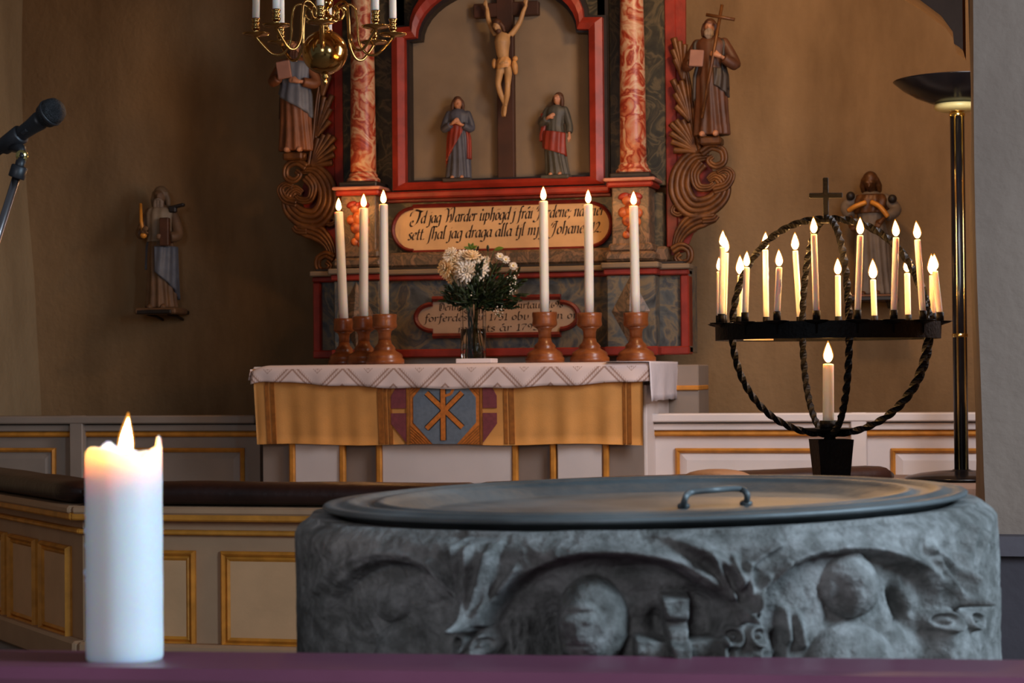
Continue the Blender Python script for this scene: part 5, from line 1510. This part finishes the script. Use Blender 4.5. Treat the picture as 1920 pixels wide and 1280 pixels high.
figure('bearded_wall_statue', 'long bearded statue in pale robe with brown tablet, alone on the dim plaster wall', pw, Hw, .05, dict(
    robe=M['robetan'], hair=mat('ash_hair', srgb(120, 96, 70), .6, var=.3), beard=M['hairgrey'], hs=1.0, nod=.05, bl=.10, wid=.84, skin=M['robetan'],
    L=dict(el=(-.155, -.03, .62), wr=(-.095, -.13, .60), d=(.2, -.5, .2), pn=(0, 1, 0), curl=1.3), R=dict(el=(.150, -.02, .60), wr=(.09, -.12, .56), d=(-.4, -.5, .1), pn=(0, 1, 0)),
    cloaks=[('pale_mantle', lambda u: .81, lambda u: .54, -200, 20, M['robepale'], .016), ('grey_blue_drape', lambda u: .50, lambda u: .30-.22*u, -95, 25, M['robesky'], .022), ('blue_drape_edge', lambda u: .56, lambda u: .32, -190, -160, M['robesky'], .016)],
    base=M['robetan'], props=[('brown_tablet', bk, M['robebrown']), ('gilt_staff', stf, M['gold']), ('dark_bar', hat, M['black'])]))
pw = WY(1636, 556, YBACK-.15)
bracket('wall_bracket', 'dark wall bracket under the statue behind the candle globe', pw, .24)
Hw = (558-314)*9.7/FPX
hat = MB().ball((-.155, -.06, .80), .036, 10, 8); hat2 = MB().ball((.175, -.06, .765), .036, 10, 8)
dr = MB(); dr.tube(catmull([(.02, -.13, .74), (.09, -.15, .70), (.15, -.13, .62)], 5), .020, 8); dr.tube(catmull([(-.02, -.13, .74), (-.10, -.15, .71), (-.16, -.12, .68)], 5), .020, 8)
figure('bowed_wall_statue', 'carved statue in grey and gold with bent arms on the wall behind the candle globe', pw, Hw, -.1, dict(
    robe=mat('dull_grey_robe', srgb(112, 98, 84), .6, var=.25), hair=M['gilt'], hs=1.05, nod=.5, hy=-.03, skin=M['gilt'],
    L=dict(el=(-.20, -.03, .72), wr=(-.13, -.13, .60), d=(.1, -.2, -.9), pn=(0, 1, 0)), R=dict(el=(.20, -.03, .68), wr=(.11, -.13, .60), d=(-.4, -.3, -.5), pn=(0, 1, 0)),
    cloaks=[('gilt_mantle', lambda u: .81, lambda u: .66, -200, 20, M['gilt'], .02)], base=mat('statue_foot', srgb(120, 84, 64), .6),
    props=[('dark_tassel', hat, M['black']), ('dark_tassel', hat2, M['black']), ('gilt_trim', dr, M['gold'])]))

# ================================================================== CRUCIFIX
p0 = on_panel(948, 338, .0)
cx_ = thing('crucifix', 'carved crucified figure on a dark wooden cross in the arched red frame', 'crucifix', (p0.x, YRET, p0.z))
za, zb_ = p0.z-.004, 3.06
xa, xb = Q(934, 200)[0], Q(965, 200)[0]
MB().box(((xa+xb)/2, YRET+.0, (za+zb_)/2), (xb-xa, .05, zb_-za), bev=.004).obj('upright_beam', M['crosswood'], cx_)
c0, c1 = Q(890, 35), Q(1011, 33); ct = Q(890, 9)
MB().box(((c0[0]+c1[0])/2, YRET+.0, (c0[1]+ct[1])/2), (c1[0]-c0[0], .048, ct[1]-c0[1]), bev=.004).obj('cross_beam', M['crosswood'], cx_)
def cw(px, py, dep=0.0): 
    p = WY(px, py, YRET-.06); return Vector((p.x, YRET-.06-dep, p.z))
k_ = 9.7/FPX
bm = MB()
bm.tube(catmull([cw(944, 66), cw(943, 80, .012), cw(943, 98, .006), cw(944, 110), cw(946, 124, .008)], 4), [r*k_ for r in lerp_list((13, 15.5, 12.5, 10.5, 13), 17)], 14, flat=1.0)
for pts, rr in (([cw(930, 66), cw(922, 52), cw(916, 38), cw(914, 24), cw(912, 12, -.01)], (6, 5.6, 5, 4.4, 3.2)),
                ([cw(957, 66), cw(966, 55), cw(975, 40), cw(981, 22), cw(986, 8, -.01)], (6, 5.6, 5, 4.4, 3.2)),
                ([cw(939, 126), cw(937, 143, .012), cw(937, 160, .03), cw(940, 176, .018), cw(945, 194, .0), cw(946, 203, .004)], (8, 7.4, 5.6, 5.6, 3.6, 3.6)),
                ([cw(953, 126), cw(954, 143, .012), cw(955, 161, .034), cw(953, 178, .02), cw(949, 195, .004), cw(948, 203, .008)], (8, 7.4, 5.6, 5.6, 3.6, 3.6))):
    bm.tube(catmull(pts, 4), [r*k_ for r in lerp_list(rr, (len(pts)-1)*4+1)], 10)
for x0_, dd in ((944.5, .0), (948.5, .01)):
    bm.tube([cw(x0_, 200, .004+dd), cw(x0_, 211, .016+dd), cw(x0_, 220, .02+dd)], [4*k_, 4.2*k_, 2.6*k_], 8)
hand_mb(bm, cw(912, 13), (-.1, -.05, 1), (0, -1, 0), .55, .8); hand_mb(bm, cw(986, 9), (.15, -.05, 1), (0, -1, 0), .55, .8)
bm.tube([cw(943, 68), cw(938, 58, .014)], [6*k_, 6*k_], 8)
P, R_ = head_mb(bm, cw(935, 50, .024), -.35, -.3, .5, .44)
me = fuse(bm, .0042, 2, 'carved_figure'); me.transform(Matrix.Translation(-cx_.location)); link('carved_figure', me, M['body'], cx_)
h = MB(); h.ball(P(0, .014, .018), (.062*.44, .06*.44, .066*.44), 12, 8, R_)
for t in (-1, 1): h.tube([P(t*.05, .0, .02), P(t*.06, .0, -.04), P(t*.05, -.01, -.10)], [.010, .011, .006], 8)
me = fuse(h, .004, 1, 'hair'); me.transform(Matrix.Translation(-cx_.location)); link('hair', me, M['hair'], cx_)
h = MB(); h.ball(P(0, -.036, -.055), (.015, .013, .018), 10, 6, R_); me = h.mesh('beard', cx_.location); link('beard', me, M['hair'], cx_)
lo = MB()
vs, fs = [], []
for j in range(9):
    for k in range(28):
        a = 2*PI*k/28; t = j/8
        c = cw(944.5+1.5*t, 112+20*t, .004)
        r = (12.5+2.2*math.sin(t*PI)+.8*math.sin(a*7+j))*k_
        vs.append((c.x+r*math.cos(a), c.y+r*.82*math.sin(a), c.z+.012*math.cos(a*1+1)))
for j in range(8):
    for k in range(28): fs.append([j*28+(k+1) % 28, j*28+k, (j+1)*28+k, (j+1)*28+(k+1) % 28])
lo.add(vs, fs)
lo.ball(cw(927, 119, .0), (5.5*k_, 5*k_, 10*k_), 10, 8); lo.ball(cw(966, 110, .0), (5.5*k_, 5*k_, 5.5*k_), 10, 8)
lo.tube(catmull([cw(964, 114, .006), cw(966, 126, .008), cw(967, 140, .0)], 4), [3*k_, 4*k_, 5*k_, 6*k_, 6*k_, 5.6*k_, 5*k_, 4*k_, 2*k_], 8)
lo.obj('loincloth', mat('gilt_cloth', srgb(190, 140, 84), .5, var=.3, scale=20), cx_)

# ================================================================== IRON CANDLE GLOBE
GD = 6.23
gc = W(1551, 612, GD); gx, gy = gc.x, gc.y
gs = GD/FPX
globe = thing('candle_globe', 'black wrought iron globe candle stand with twisted bars and a cross on top', 'candle stand', (gx, gy, 0))
zr = W(1553, 621, GD).z
RR_ = 209*gs
rg = MB()
n = 72; hb = 15.5*gs
for k in range(n):
    pass
vs, fs = [], []
for k in range(n):
    a = 2*PI*k/n; c_, s_ = math.cos(a), math.sin(a)
    for r, z in ((RR_, zr-hb), (RR_, zr+hb), (RR_-.006, zr+hb), (RR_-.006, zr-hb)): vs.append((gx+r*c_, gy+r*s_, z))
for k in range(n):
    a, b_ = k*4, ((k+1) % n)*4
    for q_ in range(4): fs.append([a+q_, b_+q_, b_+(q_+1) % 4, a+(q_+1) % 4])
MB().add(vs, fs, False).obj('iron_ring', M['iron'], globe)
ztop_ = W(1549, 410, GD).z; zbot = W(1553, 813, GD).z
Rb = 186*gs
fdir = Vector((-FWD.x, -FWD.y, 0)).normalized(); rdir = R0.copy(); rdir.z = 0
def dirv(az): a = math.radians(az); return rdir*math.cos(a)-fdir*math.sin(a)     # 0 = picture right, 90 = away
for az, Rb in ((4, 196*gs), (-31, 194*gs), (-87, 186*gs), (96, 186*gs), (182, 179*gs)):
    d = dirv(az); pts = []
    for k in range(49):
        t = k/48; ph = PI/2-PI*t
        r = Rb*math.cos(ph)**.92 if math.cos(ph) > 1e-6 else 0.0
        zc_ = zr+ (ztop_-zr)*math.sin(ph) if ph > 0 else zr+(zr-zbot)*math.sin(ph)
        r = max(r, .012)
        p = Vector((gx, gy, 0))+d*r; p.z = zc_; pts.append(p)
    pts = [Vector(p) for p in pts]
    MB().tube(catmull(pts, 2), 5.6*gs*1.25, 4, twist=.42).obj('twisted_bar', M['iron'], globe)
zx = W(1549, 334, GD).z
cr_ = MB(); cr_.box((gx, gy, (zx+ztop_)/2-.004), (.0165, .0165, zx-ztop_+.012), Matrix.Rotation(YAW, 3, 'Z'), bev=.002)
MBc = cr_.box((gx, gy, W(1549, 366, GD).z), (.104, .0155, .0155), Matrix.Rotation(YAW, 3, 'Z'), bev=.002)
cr_.box((gx, gy, ztop_-.006), (.036, .036, .014), Matrix.Rotation(YAW, 3, 'Z'), bev=.003)
cr_.obj('top_cross', M['iron'], globe)
zd = W(1553, 806, GD).z
MB().lathe((gx, gy, zd), [(.012, -.012), (.03, -.010), (.065, -.001), (.082, .004), (.083, .006), (.06, .003), (.02, -.002), (.001, -.002)], 32).obj('centre_dish', M['iron'], globe)
MB().lathe((gx, gy, zd-.002), [(.027, 0), (.027, .032), (.023, .032), (.022, .004), (.001, .004)], 20).obj('centre_cup', M['iron'], globe)
z0_, z1_ = 0.02, W(1558, 823, GD).z
pt = MB()
def frus(mb, zA, wA, zB, wB, c=(0, 0)):
    vs = []
    Rz = Matrix.Rotation(YAW+.12, 3, 'Z')
    for z, w_ in ((zA, wA), (zB, wB)):
        for sx_, sy_ in ((-1, -1), (1, -1), (1, 1), (-1, 1)): vs.append(Rz @ Vector((sx_*w_, sy_*w_, 0))+Vector((gx+.008, gy, z)))
    mb.add(vs, [[0, 1, 5, 4], [1, 2, 6, 5], [2, 3, 7, 6], [3, 0, 4, 7], [3, 2, 1, 0], [4, 5, 6, 7]], False)
frus(pt, .60, .036, z1_, .0565); frus(pt, .03, .030, .60, .036); pt.obj('post', M['iron'], globe)
nk = MB(); nk.lathe((gx+.004, gy, z1_-.002), [(.02, 0), (.016, .012), (.02, zd-z1_-.006)], 12); nk.obj('neck', M['iron'], globe)
ft = MB()
for k in range(4):
    a = YAW+.12+PI/4+k*PI/2; d = Vector((math.cos(a), math.sin(a), 0))
    c0 = Vector((gx+.008, gy, .06)); ft.tube([c0, c0+d*.15+Vector((0, 0, -.01)), c0+d*.30+Vector((0, 0, -.05))], [.016, .014, .012], 6)
ft.obj('feet', M['iron'], globe)
# small pale tag on the inner side of the ring
tg = MB(); tgp = []
for k in range(7):
    px = 1408+66*k/6; xx = (px-1553)*gs*.965
    yy = math.sqrt((RR_-.007)**2-xx**2)
    for z in (zr-hb+.004, zr-hb+.026): 
        p = Vector((gx, gy, z))+rdir*xx-fdir*yy; tgp.append(p)
for k in range(6): pass
MB().add(tgp+[p+fdir*.0015 for p in tgp], [[k*2, k*2+2, k*2+3, k*2+1] for k in range(6)]+[[14+k*2, 14+k*2+1, 14+k*2+3, 14+k*2+2] for k in range(6)]).obj('ring_tag', mat('pale_tag', srgb(220, 190, 150), .6), globe)
cands = [  # base px, base py, top px, top py, flame length px, near?, label
    (1349, 597, 1349, 509, 20, 0, 'short half hidden lit candle at the far end of the ring toward the altar'),
    (1353, 594, 1355, 463, 24, 1, 'tall lit candle at the end of the iron ring nearest the altar, near side'),
    (1357, 597, 1361, 474, 24, 0, 'tall lit candle tucked directly behind the outermost tall one on the altar end'),
    (1386, 600, 1388, 516, 30, 0, 'short lit candle crossing the twisted bar on the altar end of the ring'),
    (1397, 588, 1400, 501, 23, 1, 'short lit candle on the near rim just beside the twisted bar'),
    (1437, 601, 1435, 468, 26, 0, 'tall lit candle on the far rim, its flame crossed by the twisted bar'),
    (1457, 584, 1461, 501, 26, 1, 'short dripping lit candle on the near rim between two tall far ones'),
    (1500, 600, 1491, 470, 27, 0, 'tall lit candle leaning on the far rim toward the altar'),
    (1531, 582, 1526, 439, 25, 1, 'tall lit candle on the near rim just on the altar side of the iron cross'),
    (1572, 600, 1571, 516, 25, 0, 'short lit candle half hidden by the middle twisted bar'),
    (1608, 581, 1613, 441, 26, 1, 'tall leaning lit candle on the near rim, first past the cross toward the pillar'),
    (1640, 599, 1637, 524, 31, 0, 'shortest lit candle standing free on the far rim under the wall statue'),
    (1676, 581, 1680, 445, 26, 1, 'tall lit candle with drips on the near rim, in front of the double bars'),
    (1703, 598, 1701, 512, 26, 0, 'short lit candle on the far rim crossed by a double bar'),
    (1731, 582, 1720, 449, 27, 1, 'tall lit candle leaning away from the lamp at the pillar end of the ring'),
    (1749, 592, 1748, 516, 32, 0, 'short lit candle behind the last one at the pillar end of the ring'),
    (1763, 587, 1753, 508, 25, 1, 'short leaning lit candle nearest the floor lamp')]
RC = 209*gs
ztopc = W(1553, 581.5, GD-RC).z
for k, (bx_, by_, tx_, ty_, fl_, near, lab) in enumerate(cands):
    yy = 0.0
    for _ in range(6):
        xx = ((bx_-960)*(GD-yy)-(1551-960)*GD)/FPX
        xx = max(-RC*.999, min(RC*.999, xx)); yy = math.sqrt(RC*RC-xx*xx)*(1 if near else -1)
    if k in (0, 2): yy = -.11 if k == 0 else -.02
    if k == 1: yy = .07
    if k == 15: yy = -.05
    if k == 16: yy = .06
    xx = ((bx_-960)*(GD-yy)-(1551-960)*GD)/FPX
    c = Vector((gx, gy, ztopc))+rdir*xx+fdir*yy
    d = (c-CAM).dot(FWD)
    cup = MB(); zc0 = ztopc-.037
    cup.lathe((c.x, c.y, zc0), [(.0115, .004), (.0115, .037), (.0095, .037), (.0095, .012), (.001, .012)], 14)
    cup.obj('candle_cup', M['iron'], globe)
    MB().lathe((c.x, c.y, zc0), [(.003, -.03), (.004, -.004), (.014, .0), (.029, .004), (.037, .0085), (.0372, .0098), (.028, .0065), (.012, .0045), (.001, .004)], 22).obj('drip_dish', M['iron'], globe)
    p0 = Vector((c.x, c.y, zc0+.020))
    ct_ = W(tx_, ty_, d)
    dx = ct_-Vector((c.x, c.y, 0)); 
    p1 = Vector((ct_.x, ct_.y, ct_.z))
    r_ = thing('globe_candle', lab, 'candle', p0, 'lit candles on the iron globe')
    fl_h = (fl_+3)*d/FPX
    taper(r_, p0, p1, 5.7*GD/FPX, M['wax'], flame_h=fl_h, flame_lean=random.uniform(-.003, .003), drip=(k in (6, 12, 5)))
cc = thing('globe_centre_candle', 'thicker white candle burning low in the middle of the iron globe', 'candle', (gx, gy, zd+.004))
taper(cc, (gx, gy, zd+.004), W(1553, 682, GD), 10.6*gs, M['wax'], flame_h=37*gs, sz=1.2)

# ================================================================== CHANDELIER
CD = 6.8; cs = CD/FPX
ch = W(609, 98, CD)
def cz(y): return W(609, y, CD).z
cl = thing('brass_chandelier', 'polished brass chandelier with curled arms and a big ball, hanging before the altarpiece', 'chandelier', ch)
MB().lathe((ch.x, ch.y, 0), [(.001, cz(161)), (.006, cz(158)), (.010, cz(154)), (.006, cz(150)), (.012, cz(147)), (.014, cz(144)), (.008, cz(141)), (.016, cz(139)), (.018, cz(136)), (.024, cz(134)), (.034, cz(131)), (.042, cz(128)), (.046, cz(125)), (.040, cz(122))], 28).obj('finial', M['brass'], cl)
rb_ = 42.5*cs; zc_ = cz(98)
MB().lathe((ch.x, ch.y, zc_), [(rb_*math.sin(PI*k/20)+.0005, -rb_*.98*math.cos(PI*k/20)) for k in range(21)], 48).obj('ball', M['brass'], cl)
MB().lathe((ch.x, ch.y, 0), [(.022, cz(60)), (.018, cz(55)), (.012, cz(50)), (.016, cz(46)), (.030, cz(42)), (.034, cz(36)), (.030, cz(30)), (.018, cz(26)), (.014, cz(18)), (.028, cz(12)), (.032, cz(4)), (.022, cz(-4)), (.013, cz(-12)), (.018, cz(-30)), (.030, cz(-44)), (.016, cz(-60)), (.010, cz(-80)), (.008, cz(-110))], 28).obj('central_shaft', M['brass'], cl)
MB().tube([(ch.x, ch.y, cz(-108)), (ch.x, ch.y, 3.9)], .006, 8).obj('hanging_rod', M['brass'], cl)
RA = 128*cs
azs = (-88, -38, 4, 48, 92, 136, 184, 232)
names = ['unlit white candle on the chandelier arm pointing to the nave', 'unlit white candle on the chandelier arm between the nave arm and the crucifix side', 'unlit white candle on the outermost chandelier arm on the crucifix side', 'unlit white candle on the rear chandelier arm on the crucifix side', 'unlit white candle on the hindmost chandelier arm', 'unlit white candle on the rear chandelier arm toward the plain wall', 'unlit white candle on the outermost chandelier arm toward the plain wall', 'unlit white candle on the front chandelier arm toward the plain wall']
for k, az in enumerate(azs):
    d = dirv(az)
    def cp2(r, y): p = ch+d*(r*cs); return Vector((p.x, p.y, cz(y)))
    path = catmull([cp2(24, 30), cp2(22, 22), cp2(30, 16), cp2(36, 26), cp2(30, 36), cp2(22, 34), cp2(26, 18), cp2(42, 8), cp2(56, 14), cp2(61, 40), cp2(64, 78), cp2(78, 100), cp2(96, 102), cp2(112, 88), cp2(124, 74), cp2(128, 68)], 5)
    arm = MB().tube(path, lerp_list((.0032, .0044, .0048, .0048), len(path)), 8).obj('curled_arm', M['brass'], cl)
    p = cp2(128, 68)
    pan = MB(); pan.lathe(p, [(.003, -.012), (.006, -.004), (.012, -.001), (.040, .003), (.047, .007), (.0475, .009), (.038, .006), (.010, .004), (.001, .004)], 28)
    pan.obj('drip_pan', M['brass'], cl)
    cu = MB(); cu.lathe(p, [(.006, .002), (.007, .008), (.012, .013), (.008, .018), (.013, .022), (.015, .030), (.010, .036), (.0135, .040), (.0135, .044), (.0105, .048), (.014, .054), (.015, .060), (.012, .061), (.011, .050), (.001, .05)], 20)
    cu.obj('candle_socket', M['brass'], cl)
    c0 = p+Vector((0, 0, .051))
    r_ = thing('chandelier_candle', names[k], 'candle', c0, 'unlit candles of the brass chandelier')
    taper(r_, c0, c0+Vector((random.uniform(-.004, .004), 0, .17)), .0125, M['wax'], lit=False)

# ================================================================== FLOOR LAMP
lx, ly, lz = blamp.x, blamp.y, blamp.z
ld = 8.5; lsx = ld/FPX
def lz_(y): return W(1803, y, ld).z
lamp = thing('floor_lamp', 'tall black and brass floor lamp with a shallow black bowl beside the pier', 'lamp', (lx, ly, lz))
MB().lathe((lx, ly, lz), [(.235, 0), (.24, .004), (.232, .010), (.18, .022), (.10, .032), (.04, .036), (.036, .04)], 48).obj('base', M['lampblack'], lamp)
zt_ = lz_(212)
MB().lathe((lx, ly, 0), [(.030, lz+.03), (.030, zt_)], 32).obj('pole', M['lampblack'], lamp)
for k in range(2):
    a = (YAW-PI/2)+(-.55, .5)[k]
    MB().tube([(lx+.030*math.cos(a), ly+.030*math.sin(a), lz+.04), (lx+.030*math.cos(a), ly+.030*math.sin(a), zt_)], .0045, 8).obj('brass_strip', M['brasslamp'], lamp)
for y in (629, 214):
    MB().lathe((lx, ly, 0), [(.031, lz_(y+3)), (.033, lz_(y+2)), (.033, lz_(y-3)), (.031, lz_(y-4))], 32).obj('brass_ring', M['brasslamp'], lamp)
MB().lathe((lx, ly, 0), [(.016, lz_(213)), (.018, lz_(209)), (.034, lz_(207)), (.026, lz_(204)), (.04, lz_(203))], 28).obj('brass_neck', M['brasslamp'], lamp)
MB().lathe((lx, ly, 0), [(.07, lz_(207)), (.092, lz_(203)), (.096, lz_(199)), (.094, lz_(194)), (.07, lz_(193))], 40).obj('cream_ring', M['pot'], lamp)
zb0, zb1 = lz_(194), lz_(149)
hb_ = zb1-zb0
MB().lathe((lx, ly, zb0), [(.07, 0), (.11, hb_*.08), (.17, hb_*.32), (.225, hb_*.64), (.262, hb_*.95), (.268, hb_), (.262, hb_*1.0), (.22, hb_*.68), (.16, hb_*.38), (.08, hb_*.15), (.001, hb_*.12)], 56).obj('bowl_shade', M['lampblack'], lamp)

# ================================================================== MICROPHONE AND STAND
MD = 3.7; ms = MD/FPX
def mp(x, y, dd=0): return W(x, y, MD+dd)
head, neck_, tail = mp(97, 209, -.02), mp(78, 224), mp(-6, 278, .05)
ax = (mp(97, 209, -.02)-mp(40, 250, .02)).normalized()
mic = thing('microphone', 'black handheld microphone clipped to the slanting stand', 'microphone', mp(60, 235))
hc = mp(97, 210, -.02)
MB().lathe(hc, [(.014, -.026), (.0225, -.018), (.0250, -.006), (.0252, .0), (.0246, .006), (.021, .016), (.013, .0225), (.001, .0245)], 28, ax).obj('grille', M['micgrille'], mic)
MB().lathe(hc-ax*.004, [(.0256, -.003), (.0264, -.001), (.0264, .002), (.0256, .004)], 28, ax).obj('grille_band', M['micblack'], mic)
bt = hc-ax*.026
MB().lathe(bt, [(.001, -.118), (.0105, -.118), (.0115, -.112), (.0125, -.08), (.0150, -.03), (.0178, -.008), (.0168, .0)], 24, ax).obj('handle', M['micblack'], mic)
e = bt-ax*.118
MB().lathe(e, [(.0085, -.032), (.0095, -.028), (.0095, .0), (.009, .002)], 16, ax).obj('cable_plug', M['micblack'], mic)
sw_ = bt-ax*.035+Vector((0, 0, -.0)); 
upn = (CAM-bt).normalized(); upn = (upn-ax*upn.dot(ax)).normalized()
MB().box(bt-ax*.04+upn*.0145, (.006, .006, .014), ax.to_track_quat('Z', 'Y').to_matrix(), bev=.001).obj('switch', M['micblack'], mic)
stand = thing('microphone_stand', 'slanting steel microphone stand with black clip before the dim wall', 'microphone stand', (mp(-150, 900, .1).x, mp(-150, 900, .1).y, 0))
ck = bt-ax*.085
MB().lathe(ck, [(.0145, -.026), (.0165, -.024), (.0185, .024), (.0170, .026)], 20, ax).obj('clip', M['micblack'], stand)
jt = mp(41, 292)
MB().tube([ck-upn*.0+Vector((0, 0, -.012)), jt+Vector((0, 0, .012)), jt], [.010, .009, .009], 10).obj('clip_neck', M['micblack'], stand)
MB().lathe(jt, [(.0105, -.007), (.0115, -.005), (.0115, .005), (.0105, .007)], 16, (CAM-jt).normalized()).obj('brass_joint', M['brasslamp'], stand)
MB().lathe(jt+(CAM-jt).normalized()*.008, [(.004, -.003), (.005, 0), (.003, .003)], 8, (CAM-jt).normalized()).obj('joint_screw', M['micblack'], stand)
b0, b1 = mp(34, 322), mp(-108, 772, .02)
dv = (b1-b0).normalized()
MB().tube([jt+Vector((0, 0, -.004)), b0], [.0095, .0095], 10).obj('joint_sleeve', M['micblack'], stand)
MB().lathe(b0, [(.0145, -.012), (.0155, -.010), (.0155, .010), (.0125, .012)], 16, -dv).obj('collar', M['micblack'], stand)
MB().tube([b0, b1], .0078, 16).obj('boom_tube', M['chrome'], stand)
MB().ball(b1, .022, 12, 8).obj('clutch', M['micblack'], stand)
bf = Vector((b1.x, b1.y, 0))
MB().tube([b1, bf+Vector((0, 0, .02))], .010, 14).obj('pole', M['chrome'], stand)
MB().lathe(bf, [(.13, 0), (.135, .006), (.125, .018), (.03, .026), (.014, .04)], 32).obj('foot_plate', M['micblack'], stand)
stand_loc = stand.location.copy()
